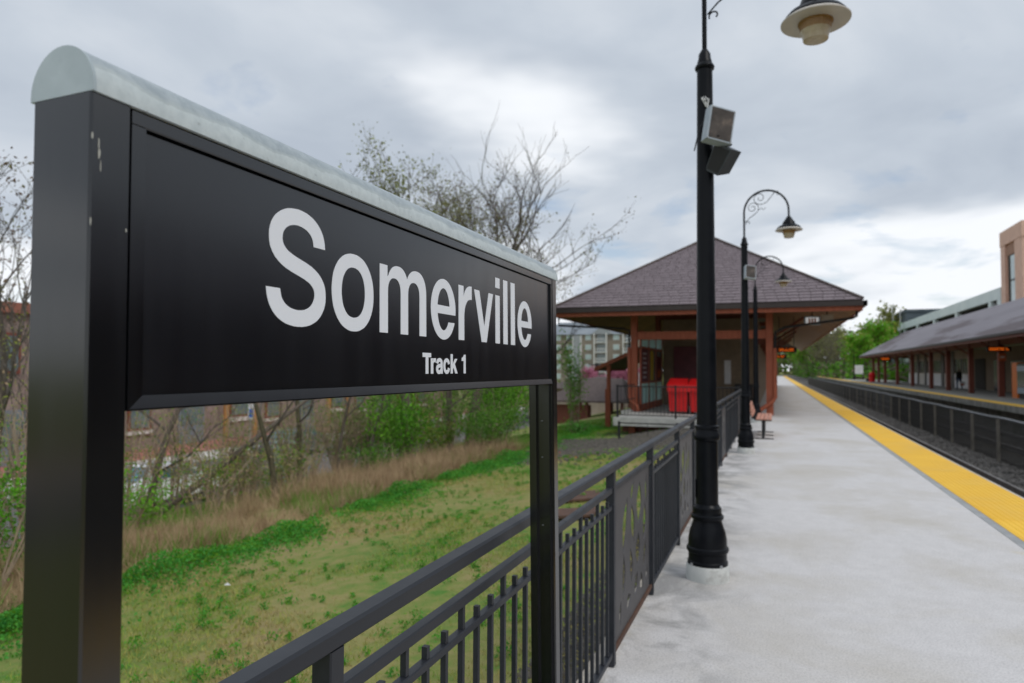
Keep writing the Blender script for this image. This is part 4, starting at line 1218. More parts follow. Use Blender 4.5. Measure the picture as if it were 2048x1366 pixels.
# ------------------------------------------------------------------ station building beside the near platform
def build_station():
    st = empty('station_building', (-2.4, 25.2, 0), 'open timber station shelter with a purple-brown shingled hip roof and red-brown posts', 'station')
    X0, X1, Y0, Y1, ZE = -7.37, 2.57, 23.4, 74.0, 3.74
    XM, YA, ZR = -2.4, 29.0, 6.99
    th = 0.05
    m = MB()
    c = [(X0, Y0, ZE), (X1, Y0, ZE), (X1, Y1, ZE), (X0, Y1, ZE), (XM, YA, ZR), (XM, Y1 - 5.6, ZR)]
    lo = [(x, y, z - th) for x, y, z in c]
    m.add(c + lo, [(0, 1, 4), (1, 2, 5, 4), (2, 3, 5), (3, 0, 4, 5), (6, 10, 7), (7, 10, 11, 8), (8, 11, 9), (9, 11, 10, 6), (0, 6, 7, 1), (1, 7, 8, 2), (2, 8, 9, 3), (3, 9, 6, 0)])
    roof = m.build('roof', [M['hipcap']], st)
    # shingles on the slope that faces the camera
    S = math.hypot(YA - Y0, ZR - ZE)
    HW = (X1 - X0) / 2
    du = Vector((1, 0, 0))
    ds = Vector((0, (YA - Y0) / S, (ZR - ZE) / S))
    dn = du.cross(ds)
    base = Vector((XM, Y0, ZE)) - Vector(st.location)
    rot = Matrix((du, ds, dn)).transposed().to_4x4()
    wid, ex, ln = 0.352, 0.238, 0.262
    shared = None
    count = 0
    rest = MB()
    row = 0
    s0 = -0.04
    while s0 < S - 0.15:
        off = R.uniform(0, wid)
        u = -HW - wid + off
        hb = HW * (1 - max(s0, 0) / S)
        ht = HW * max(0.0, 1 - (s0 + ln) / S)
        while u < HW + wid:
            w = wid * R.choice((1.0, 1.0, 0.86))
            ub0, ub1, ut0, ut1 = max(u, -hb), min(u + w - 0.016, hb), max(u, -ht), min(u + w - 0.016, ht)
            u += w
            if ub1 - ub0 < 0.02:
                continue
            ut0 = min(ut0, ht)
            ut1 = max(ut1, -ht)
            if ut1 < ut0:
                ut0 = ut1 = max(-ht, min(ht, (ub0 + ub1) / 2))
            clip = (ub0 != ut0 or ub1 != ut1 or w != wid)
            q = [(ub0, s0, 0.028), (ub1, s0, 0.028), (ut1, s0 + ln, 0.006), (ut0, s0 + ln, 0.006)]
            lift = R.uniform(0, 0.004)
            if count < 300:
                count += 1
                cu = (ub0 + ub1) / 2
                if not clip and shared is not None:
                    o = instance(shared, parent=roof)
                else:
                    mm = MB()
                    mm.add([(a - cu, b - s0, n) for a, b, n in q] + [(a - cu, b - s0, n - 0.011) for a, b, n in q], [(0, 1, 2, 3), (7, 6, 5, 4), (0, 4, 5, 1), (1, 5, 6, 2), (3, 2, 6, 7), (0, 3, 7, 4)])
                    o = mm.build('shingle', M['shingle'], roof, origin=(0, 0, 0))
                    if not clip:
                        shared = o
                o.matrix_local = Matrix.Translation(base + du * cu + ds * s0 + dn * lift) @ rot
            else:
                wl = Vector(st.location)
                P = [wl + base + du * a + ds * b + dn * (n + lift) for a, b, n in q]
                Q = [wl + base + du * a + ds * b + dn * (n + lift - 0.011) for a, b, n in q]
                rest.add(P + Q, [(0, 1, 2, 3), (7, 6, 5, 4), (0, 4, 5, 1), (1, 5, 6, 2), (3, 2, 6, 7), (0, 3, 7, 4)])
        s0 += ex
        row += 1
    rest.build('shingle', M['shingle'], roof, kind='stuff')
    # hip caps
    for a, b in (((X0, Y0, ZE), (XM, YA, ZR)), ((X1, Y0, ZE), (XM, YA, ZR)), ((XM, YA, ZR), (XM, Y1 - 5.6, ZR))):
        a, b = Vector(a), Vector(b)
        up = Vector((0, 0, 0.035))
        MB().tube([a + up, b + up], 0.06, 6).build('hip_cap', M['hipcap'], roof)
    # gutter and fascia
    MB().box(X0 - 0.10, X1 + 0.10, Y0 - 0.12, Y0 - 0.005, ZE - 0.20, ZE - 0.045).build('gutter', M['gutter'], roof)
    MB().box(X1 + 0.005, X1 + 0.12, Y0 - 0.12, Y1, ZE - 0.195, ZE - 0.043).build('gutter', M['gutter'], roof)
    MB().box(X0 - 0.12, X0 - 0.005, Y0 - 0.12, Y1, ZE - 0.195, ZE - 0.043).build('gutter', M['gutter'], roof)
    MB().box(X0, X1, Y0, Y0 + 0.05, ZE - 0.34, ZE - 0.201).build('fascia', M['redwood'], roof)
    MB().box(X1 - 0.05, X1 - 0.002, Y0 + 0.052, Y1, ZE - 0.338, ZE - 0.2).build('fascia', M['redwood'], roof)
    MB().box(X0 + 0.002, X0 + 0.05, Y0 + 0.052, Y1, ZE - 0.338, ZE - 0.2).build('fascia', M['redwood'], roof)
    # soffit boards climbing under the two side overhangs
    sl = (ZR - ZE) / (XM - X0)
    for side in (-1, 1):
        xe, xi = (X0 + 0.06, -4.75) if side < 0 else (X1 - 0.06, -0.05)
        proto = None
        y = Y0 + 0.08
        bw = 0.23

        def board(y0, y1, x_in, name='soffit_board'):
            mm = MB()
            ze = ZE - 0.30
            zi = ze + sl * abs(x_in - xe)
            mm.add([(xe, y0, ze), (x_in, y0, zi), (x_in, y1, zi), (xe, y1, ze), (xe, y0, ze + 0.02), (x_in, y0, zi + 0.02), (x_in, y1, zi + 0.02), (xe, y1, ze + 0.02)],
                   [(0, 1, 2, 3), (7, 6, 5, 4), (0, 4, 5, 1), (1, 5, 6, 2), (2, 6, 7, 3), (3, 7, 4, 0)])
            return mm.build(name, M['soffit'], roof)

        for k in range(74):
            yk = y + k * bw
            reach = (yk - Y0) * ((ZR - ZE) / (YA - Y0)) / sl
            if reach < abs(xi - xe):
                board(yk, yk + bw - 0.012, xe + math.copysign(max(reach, 0.05), xi - xe))
            elif proto is None:
                proto = board(yk, yk + bw - 0.012, xi)
                k_first = k
            else:
                o = instance(proto, parent=roof)
                o.location = (0, (k - k_first) * bw, 0)
        board(y + 74 * bw, Y1 - 0.1, xi, 'soffit')
    # frame of posts and beams
    for y in (25.2, 30.8, 36.4, 42.0, 47.6, 53.2, 58.8, 64.4):  # rows behind the front use darker timber, standing in for shade under the roof
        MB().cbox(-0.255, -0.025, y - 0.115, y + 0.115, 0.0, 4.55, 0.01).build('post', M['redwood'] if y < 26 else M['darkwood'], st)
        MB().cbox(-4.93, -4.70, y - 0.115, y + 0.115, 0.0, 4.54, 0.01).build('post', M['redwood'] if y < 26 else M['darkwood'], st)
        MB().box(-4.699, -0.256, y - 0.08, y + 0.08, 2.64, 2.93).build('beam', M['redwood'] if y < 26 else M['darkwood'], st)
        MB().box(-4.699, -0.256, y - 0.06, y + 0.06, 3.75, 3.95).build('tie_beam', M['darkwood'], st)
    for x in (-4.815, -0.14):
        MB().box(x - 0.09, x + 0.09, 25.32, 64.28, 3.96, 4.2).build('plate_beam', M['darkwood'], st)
    for y in (30.8, 36.4, 42.0, 47.6, 53.2):
        MB().tube([(-0.02, y, 2.95), (1.2, y, 3.75)], 0.055, 6).build('brace', M['darkwood'], st)
    # waiting room behind
    MB().box(-4.55, -0.62, 30.55, 30.70, 0.0, 3.74).build('wall', M['tanwall'], st)
    MB().box(-0.76, -0.62, 30.71, 62.0, 0.0, 3.74).build('wall', M['tanwall'], st)
    MB().box(-4.60, -4.45, 30.71, 62.0, 0.0, 3.74).build('wall', M['tanwall'], st)
    d = MB().box(-4.10, -3.02, 30.50, 30.548, 0.02, 2.55).build('door', M['maroon'], st)
    MB().box(-3.14, -3.09, 30.45, 30.498, 0.95, 1.1).build('handle', M['steel'], d)
    MB().box(-1.98, -1.72, 30.51, 30.549, 0.95, 1.95).build('notice', M['white_paint'], st)
    MB().box(-1.55, -0.85, 30.2, 30.54, 0.0, 0.95).build('cabinet', M['black'], st)
    # glazed screen along the left side: three bays, clear panes above and below, posters in the middle row
    x = -4.62
    cols = [25.33, 27.05, 28.75, 30.45]
    scr = MB()
    for z0, z1 in ((0.0, 0.26), (1.02, 1.08), (2.33, 2.41), (2.86, 3.0)):
        scr.box(x - 0.03, x + 0.018, 25.33, 30.5, z0, z1)
    for y in cols:
        scr.box(x - 0.032, x + 0.020, y, y + 0.16, 0.001, 2.999)
    screen = scr.build('window_frame', M['redwood'], st)
    for i in range(3):
        a, b = cols[i] + 0.162, cols[i + 1] - 0.002
        for z0, z1 in ((0.262, 1.018), (2.412, 2.858)):
            MB().box(x - 0.01, x + 0.002, a, b, z0, z1).build('pane', M['pane_clear'], screen)
        MB().box(x - 0.01, x + 0.002, a, b, 1.082, 2.328).build('pane', M['glass'], screen)
        p0, p1 = 1.12, 2.29
        if i == 0:
            MB().box(x + 0.003, x + 0.008, a + 0.15, b - 0.25, p0, p1).build('poster', M['maroon'], screen)
            for q in range(6):
                MB().box(x + 0.0085, x + 0.0105, a + 0.35, b - 0.55 + 0.12 * (q % 2), p0 + 0.10 + q * 0.18, p0 + 0.16 + q * 0.18).build('poster_print', M['white_paint'], screen)
        elif i == 1:
            MB().box(x + 0.003, x + 0.008, a + 0.35, a + 1.0, p0, p1).build('poster', M['poster_yellow'], screen)
        else:
            MB().box(x + 0.003, x + 0.008, a + 0.2, b - 0.2, p0, p1 - 0.2).build('poster', M['maroon'], screen)
            MB().box(x + 0.0085, x + 0.0105, a + 0.4, b - 0.4, p0 + 0.08, p0 + 0.40).build('poster_print', M['poster_orange'], screen)
    # raised concrete deck on posts
    dk = MB().box(-4.85, -0.935, 21.75, 62.0, -0.26, -0.002).build('deck', M['deck'], st)
    m = MB().box(-5.15, -4.852, 24.4, 25.8, -0.20, 0.06)
    m.build('kerb', M['deck'], dk)
    for x in (-4.35, -2.9, -1.5):
        MB().box(x - 0.10, x + 0.10, 22.3, 22.5, -1.5, -0.262).build('stilt', M['redwood'], dk)
        MB().box(x - 0.10, x + 0.10, 27.3, 27.5, -1.5, -0.262).build('stilt', M['redwood'], dk)
    MB().box(-4.7, -1.0, 22.5, 22.6, -0.50, -0.263).build('joist', M['darkwood'], dk)
    MB().box(-4.7, -1.0, 26.0, 26.1, -1.6, -0.263).build('skirt', M['black'], dk)
    # downpipes
    MB().tube([(-7.28, 23.7, 3.42), (-7.28, 23.7, 3.12), (-5.2, 24.95, 3.05), (-4.98, 25.05, 2.98), (-4.98, 25.05, 2.35)], 0.04, 8).build('downpipe', M['black'], st, smooth=50)
    MB().tube([(-4.98, 25.05, 2.35), (-4.98, 25.05, 0.52), (-4.90, 25.0, 0.38), (-4.66, 24.95, 0.20), (-4.62, 24.95, 0.02)], 0.065, 8).build('downpipe', M['redwood'], st, smooth=50)
    MB().tube([(2.42, 23.62, 3.42), (2.42, 23.62, 3.24), (2.3, 23.7, 3.18), (0.35, 24.9, 3.0), (0.05, 25.05, 2.85), (0.03, 25.05, 2.3)], 0.04, 8).build('downpipe', M['black'], st, smooth=50)
    MB().tube([(0.03, 25.05, 2.3), (0.03, 25.05, 0.62), (-0.05, 25.02, 0.48), (-0.45, 24.95, 0.18), (-0.50, 24.95, 0.03)], 0.07, 8).build('downpipe', M['redwood'], st, smooth=50)
    return st


station = build_station()

# lean-to over the side steps
lt = empty('step_canopy', (-6.2, 28.0, -0.9), 'small red-brown lean-to canopy over the side steps left of the station', 'canopy')
m = MB()
a = [(-6.72, 26.9, 1.55), (-4.95, 26.9, 2.36), (-4.95, 33.0, 2.36), (-6.72, 33.0, 1.55)]
b = [(x, y, z + 0.06) for x, y, z in a]
m.add(a + b, [(0, 3, 2, 1), (4, 5, 6, 7), (0, 1, 5, 4), (1, 2, 6, 5), (2, 3, 7, 6), (3, 0, 4, 7)])
m.build('roof', M['hipcap'], lt)
m = MB()
a = [(-6.74, 26.84, 1.46), (-4.96, 26.84, 2.27), (-4.96, 26.895, 2.27), (-6.74, 26.895, 1.46)]
b = [(x, y, z + 0.16) for x, y, z in a]
m.add(a + b, [(0, 3, 2, 1), (4, 5, 6, 7), (0, 1, 5, 4), (1, 2, 6, 5), (2, 3, 7, 6), (3, 0, 4, 7)])
m.build('fascia', M['redwood'], lt)
MB().box(-6.77, -6.725, 26.9, 33.0, 1.47, 1.62).build('fascia', M['redwood'], lt)
for y in (27.0, 32.6):
    MB().cbox(-6.27, -6.12, y - 0.07, y + 0.07, -1.1, 1.70, 0.01).build('post', M['redwood'], lt)
MB().cbox(-6.42, -6.30, 27.3, 27.45, -1.1, 0.75, 0.01).build('post', M['redwood'], lt)


def railing_run(root, pts, z0, z1, step, name_stuff=False, rad=0.018, bottom=0.08):
    """black guard rail: top and bottom rail, posts at the corners, thin pickets"""
    for (a, b) in zip(pts[:-1], pts[1:]):
        a, b = Vector((*a, 0)), Vector((*b, 0))
        L_ = (b - a).length
        for z in (z0 + bottom, z1):
            MB().tube([a + Vector((0, 0, z)), b + Vector((0, 0, z))], rad, 6).build('rail', M['black'], root)
        n = max(1, int(L_ / step))
        mm = MB()
        for i in range(1, n):
            p = a.lerp(b, i / n)
            mm.box(p.x - 0.007, p.x + 0.007, p.y - 0.007, p.y + 0.007, z0 + bottom, z1)
        mm.build('picket', M['black'], root, kind='stuff')
    for p in pts:
        MB().box(p[0] - 0.03, p[0] + 0.03, p[1] - 0.03, p[1] + 0.03, z0, z1 + 0.05).build('post', M['black'], root)


g = empty('deck_railing', (-4.75, 21.9, 0), 'thin black picket railing along the front edge of the raised station deck', 'railing')
railing_run(g, [(-4.75, 21.95), (-2.9, 21.95), (-1.0, 21.95)], 0.0, 1.0, 0.115)
for zz in (0.5, 1.0):
    MB().tube([(-4.75, 21.98, zz), (-4.75, 24.9, zz)], 0.018, 6).build('rail', M['black'], g)
g = empty('ramp_railing', (-4.28, 20.0, -0.9), 'low black railing on the gravel in front of the station deck', 'railing')
railing_run(g, [(-4.28, 20.0), (-2.6, 20.0), (-1.1, 20.0)], -0.95, -0.03, 0.6, bottom=0.3)


# two red bins on the deck
def build_bin(x, y, label):
    b = empty('recycling_bin', (x, y, 0.0), label, 'bin')
    m = MB()
    w0, w1, d0, d1 = 0.285, 0.325, 0.29, 0.36
    vs = [(x - w0, y - d0, 0.09), (x + w0, y - d0, 0.09), (x + w0, y + d0, 0.09), (x - w0, y + d0, 0.09), (x - w1, y - d1, 0.92), (x + w1, y - d1, 0.92), (x + w1, y + d1, 0.92), (x - w1, y + d1, 0.92)]
    m.add(vs, [(0, 3, 2, 1), (4, 5, 6, 7), (0, 1, 5, 4), (1, 2, 6, 5), (2, 3, 7, 6), (3, 0, 4, 7)])
    body = m.build('body', M['red_plastic'], b)
    for i in range(6):
        t = -0.8 + i * 0.32
        mm = MB()
        xa, xb_ = x + t * w0, x + t * w1
        mm.add([(xa - 0.02, y - d0 - 0.012, 0.12), (xa + 0.02, y - d0 - 0.012, 0.12), (xb_ + 0.02, y - d1 - 0.012, 0.88), (xb_ - 0.02, y - d1 - 0.012, 0.88),
                (xa - 0.02, y - d0 + 0.02, 0.12), (xa + 0.02, y - d0 + 0.02, 0.12), (xb_ + 0.02, y - d1 + 0.02, 0.88), (xb_ - 0.02, y - d1 + 0.02, 0.88)],
               [(0, 1, 2, 3), (0, 4, 5, 1), (1, 5, 6, 2), (3, 2, 6, 7), (0, 3, 7, 4)])
        mm.build('rib', M['red_plastic'], body)
    m = MB()
    k = 0.03
    vs = [(x - w1 - k, y - d1 - 0.05, 0.78), (x + w1 + k, y - d1 - 0.05, 0.78), (x + w1 + k, y + d1 + k, 0.92), (x - w1 - k, y + d1 + k, 0.92),
          (x - w1 - k, y - d1 - 0.05, 1.02), (x + w1 + k, y - d1 - 0.05, 1.02), (x + w1 - 0.03, y - 0.02, 1.24), (x - w1 + 0.03, y - 0.02, 1.24), (x + w1, y + d1, 1.22), (x - w1, y + d1, 1.22)]
    m.add(vs, [(0, 1, 5, 4), (4, 5, 6, 7), (7, 6, 8, 9), (1, 2, 8, 6, 5), (2, 3, 9, 8), (3, 0, 4, 7, 9), (0, 3, 2, 1)])
    m.build('lid', M['red_plastic'], b)
    for sx in (-1, 1):
        mm = MB()
        mm.tube([(x + sx * 0.24, y + 0.24, 0.09), (x + sx * 0.30, y + 0.24, 0.09)], 0.09, 14)
        mm.build('wheel', M['tyre'], b)
    return b


build_bin(-3.13, 24.6, 'red lidded bin on the deck, fully visible left of the near lamp pole')
build_bin(-2.42, 24.6, 'red lidded bin on the deck, half hidden behind the near lamp pole')

# signs hanging under the station eaves
h = empty('hanging_sign', (1.26, 26.0, 3.28), 'blue-grey box sign hanging under the station eave over the platform', 'sign')
MB().cbox(1.0, 1.52, 25.93, 26.07, 3.12, 3.43, 0.01).build('housing', M['bluegrey'], h)
MB().box(1.05, 1.47, 25.922, 25.929, 3.16, 3.39).build('face', M['glow_face'], h)
for i in range(3):
    MB().box(1.14 + i * 0.09, 1.20 + i * 0.09, 25.918, 25.9215, 3.19, 3.36).build('sign_print', M['poster_orange'], h)
MB().tube([(1.26, 26, 3.43), (1.26, 26, 4.3)], 0.02, 6).build('hanger', M['black'], h)
h = empty('hanging_sign', (1.75, 26.2, 3.38), 'small blank beige box sign under the station eave beside the blue-grey one', 'sign')
MB().cbox(1.56, 1.94, 26.13, 26.27, 3.27, 3.49, 0.01).build('housing', M['cream'], h)
MB().tube([(1.75, 26.2, 3.49), (1.75, 26.2, 4.1)], 0.02, 6).build('hanger', M['black'], h)


def led_board(x0, x1, y, z0, z1, label, zt, along='x', yl=None):
    b = empty('departure_board', ((x0 + x1) / 2, y, z0), label, 'display')
    MB().box(x0 - 0.12, x1 + 0.12, y, y + 0.18, z0 - 0.06, z1 + 0.06).build('housing', M['black'], b)
    nrow, ncol = 2, max(6, int((x1 - x0) / 0.07))
    m = MB()
    for r_ in range(nrow):
        for c_ in range(ncol):
            if R.random() < 0.86:
                xx = x0 + (x1 - x0) * c_ / ncol
                zz = z0 + (z1 - z0) * r_ / nrow
                m.box(xx, xx + (x1 - x0) / ncol * 0.8, y - 0.006, y - 0.001, zz + 0.01, zz + (z1 - z0) / nrow - 0.015)
    m.build('led_text', M['led'], b, kind='stuff')
    for xx in (x0, x1):
        MB().tube([(xx, y + 0.09, z1 + 0.06), (xx, y + 0.09, zt)], 0.018, 5).build('hanger', M['black'], b)


led_board(0.24, 0.92, 36.0, 2.47, 2.62, 'orange lit departure board under the near station roof, the bigger and closer one', 4.2)
led_board(0.10, 0.70, 50.0, 2.40, 2.55, 'orange lit departure board farther back under the near station roof', 4.3)


# ------------------------------------------------------------------ opposite station
def build_opposite():
    st = empty('opposite_station', (16.4, 70, 0), 'long low station building on the far platform with a grey-purple roof and dark red posts', 'station')
    X0, X1, Y0, Y1, ZE, ZR = 11.45, 21.3, -14.0, 109.0, 3.62, 6.72
    XM = (X0 + X1) / 2
    c = [(X0, Y0, ZE), (X1, Y0, ZE), (X1, Y1, ZE), (X0, Y1, ZE), (XM, Y0 + 5.6, ZR), (XM, Y1 - 5.6, ZR)]
    lo = [(x, y, z - 0.06) for x, y, z in c]
    m = MB().add(c + lo, [(0, 1, 4), (1, 2, 5, 4), (2, 3, 5), (3, 0, 4, 5), (6, 10, 7), (7, 10, 11, 8), (8, 11, 9), (9, 11, 10, 6), (0, 6, 7, 1), (1, 7, 8, 2), (2, 8, 9, 3), (3, 9, 6, 0)])
    roof = m.build('roof', M['roof_plain'], st)
    MB().box(X0 - 0.12, X0 - 0.004, Y0, Y1, ZE - 0.17, ZE - 0.03).build('gutter', M['gutter'], roof)
    MB().box(X0, X0 + 0.05, Y0, Y1, ZE - 0.33, ZE - 0.064).build('fascia', M['darkwood'], roof)
    MB().box(X0 + 0.052, X1, Y1 - 0.06, Y1, ZE - 0.33, ZE - 0.064).build('fascia', M['darkwood'], roof)
    MB().box(X0 + 0.06, 15.9, Y0 + 0.1, Y1 - 0.1, ZE - 0.16, ZE - 0.12).build('soffit', M['soffit'], roof)
    for y in (-8.0, -1.0, 6.0, 13.0, 20.5, 28.0, 35.5, 42.5, 49.5, 56.3, 63.0, 69.3, 78.0, 87.0, 96.0, 101.5, 106.5):
        MB().cbox(12.75, 13.05, y - 0.17, y + 0.17, 0.0, ZE - 0.165, 0.01).build('post', M['darkwood'], st)
        MB().tube([(12.85, y, 2.7), (11.75, y, 3.42)], 0.05, 6).build('brace', M['darkwood'], st)
    MB().box(12.82, 12.98, Y0 + 0.3, Y1 - 0.3, 3.15, 3.44).build('beam', M['darkwood'], st)
    # waiting room wall: pale panels under window strips
    bays = [(70.5, 75.5), (76.5, 79.5), (80.8, 88.0), (89.0, 92.2), (93.2, 99.0)]
    for i, (a, b) in enumerate(bays):
        MB().box(15.95, 16.1, a, b, 0.0, 1.25).build('wall_panel', M['cream'] if i % 2 else M['white_paint'], st)
        wf = MB()
        wf.box(15.97, 16.09, a, b, 1.252, 1.35)
        wf.box(15.97, 16.09, a, b, 2.65, 3.4)
        n = max(2, int((b - a) / 0.85))
        for k in range(n + 1):
            y = a + (b - a - 0.1) * k / n
            wf.box(15.975, 16.085, y, y + 0.1, 1.35, 2.65)
        w = wf.build('window_frame', M['beige'], st)
        for k in range(n):
            y = a + (b - a - 0.1) * k / n + 0.1
            MB().box(16.02, 16.04, y, y + (b - a - 0.1) / n - 0.1, 1.35, 2.65).build('pane', M['glass'], w)
    for (a, b) in ((75.5, 76.5), (79.5, 80.8), (88.0, 89.0), (92.2, 93.2)):
        MB().box(15.9, 16.05, a, b, 0.0, 3.4).build('wall', M['gutter'], st)
    MB().box(16.3, 16.45, -12.0, 70.4, 0.0, 3.4).build('wall', M['tanwall'], st)
    MB().box(16.25, 16.298, 56.5, 60.0, 0.02, 2.3).build('shutter', M['screen'], st)
    MB().box(16.25, 16.298, 61.5, 64.2, 0.02, 2.4).build('door', M['screen'], st)
    MB().box(16.24, 16.29, 66.6, 69.6, 0.02, 2.6).build('wall_panel', M['garage_dark'], st)
    MB().box(16.0, 16.05, 47.0, 51.0, 1.6, 2.5).build('notice', M['cream'], st)
    return st


opp = build_opposite()
led_board(12.2, 13.2, 49.0, 2.80, 2.98, 'orange lit departure board on the far platform near the ticket kiosk', 3.4)
led_board(12.2, 13.1, 94.0, 2.86, 3.10, 'small orange lit departure board at the far end of the opposite canopy', 3.4)
h = empty('hanging_sign', (12.9, 50.0, 2.3), 'red square sign hanging below the departure board on the far platform', 'sign')
MB().cbox(12.72, 13.12, 49.25, 49.31, 2.18, 2.66, 0.01).build('face', M['poster_orange'], h)
MB().box(12.80, 13.04, 49.244, 49.249, 2.36, 2.46).build('sign_print', M['cream'], h)
MB().tube([(12.92, 49.28, 2.66), (12.92, 49.28, 3.4)], 0.02, 5).build('hanger', M['black'], h)

# ticket kiosk
k = empty('ticket_kiosk', (13.6, 46.6, 0), 'orange framed ticket kiosk with dark screen under the far canopy', 'kiosk')
MB().cbox(13.02, 13.75, 47.0, 47.95, 0.0, 2.05, 0.02).build('cabinet', M['orange'], k)
MB().box(13.0, 13.09, 45.4, 46.95, 0.25, 1.95).build('side_panel', M['screen'], k)
MB().box(12.985, 12.998, 45.5, 46.9, 1.55, 1.85).build('header', M['bluegrey'], k)
MB().box(12.985, 12.998, 45.5, 46.9, 0.30, 0.62).build('footer', M['bluegrey'], k)
MB().cbox(13.09, 13.75, 45.4, 46.98, 0.0, 2.0, 0.02).build('cabinet', M['black'], k)
MB().box(13.2, 13.65, 46.985, 46.998, 1.1, 1.7).build('screen', M['screen'], k)

# red bin on the far platform
b = empty('litter_bin', (12.3, 103.0, 0), 'red round-topped litter bin at the far end of the opposite platform', 'bin')
MB().lathe([(0.0, 0.30), (0.05, 0.36), (0.95, 0.40), (1.0, 0.42), (1.05, 0.40)], 16, (12.3, 103.0, 0)).build('body', M['red_plastic'], b, smooth=40)
MB().lathe([(1.05, 0.40), (1.22, 0.34), (1.34, 0.18), (1.37, 0.05)], 16, (12.3, 103.0, 0)).build('lid', M['red_plastic'], b, smooth=40)

# platform furniture at the far end
for (x, y, lab) in ((11.6, 118.0, 'black lamp post at the far end of the opposite platform, beside the trees'), (11.6, 134.0, 'farthest black lamp post on the opposite platform')):
    o = copy_tree(lamp2, loc=(x, y, 0), rot=(0, 0, math.pi), label=lab, group='lamps at the end of the far platform')
s = empty('platform_sign', (12.6, 122, 0), 'pale notice board on posts at the end of the far platform', 'sign')
MB().box(12.1, 13.3, 121.97, 122.03, 1.0, 2.4).build('board', M['white_paint'], s)
for x in (12.12, 13.22):
    MB().box(x, x + 0.06, 122.031, 122.09, 0.0, 2.45).build('post', M['black'], s)
b = empty('bench', (12.9, 112, 0), 'dark bench at the end of the far platform next to the red bin', 'bench')
MB().box(12.6, 13.1, 110.8, 113.0, 0.42, 0.47).build('seat', M['benchwood'], b)
MB().box(13.08, 13.13, 110.8, 113.0, 0.55, 0.9).build('backrest', M['benchwood'], b)
for y in (111.0, 112.7):
    MB().box(12.65, 13.12, y, y + 0.06, 0.0, 0.415).build('leg', M['black'], b)


# ------------------------------------------------------------------ person on the far platform
def skin_body(name, V, E, Rr, material, parent=None, sub=1):
    me = bpy.data.meshes.new(name)
    me.from_pydata(V, E, [])
    o = bpy.data.objects.new(name, me)
    COL.objects.link(o)
    md = o.modifiers.new('skin', 'SKIN')
    sk = me.skin_vertices[0].data if me.skin_vertices else None
    if sk is None:
        return o
    for i, r_ in enumerate(Rr):
        sk[i].radius = (r_, r_) if not isinstance(r_, tuple) else r_
    sk[0].use_root = True
    ss = o.modifiers.new('sub', 'SUBSURF')
    ss.levels = ss.render_levels = sub
    dg = bpy.context.evaluated_depsgraph_get()
    m2 = bpy.data.meshes.new_from_object(o.evaluated_get(dg))
    o.modifiers.clear()
    o.data = m2
    m2.materials.clear()
    for mm in (material if isinstance(material, (list, tuple)) else [material]):
        m2.materials.append(mm)
    m2.shade_smooth()
    if parent is not None:
        o.parent = parent
    return o


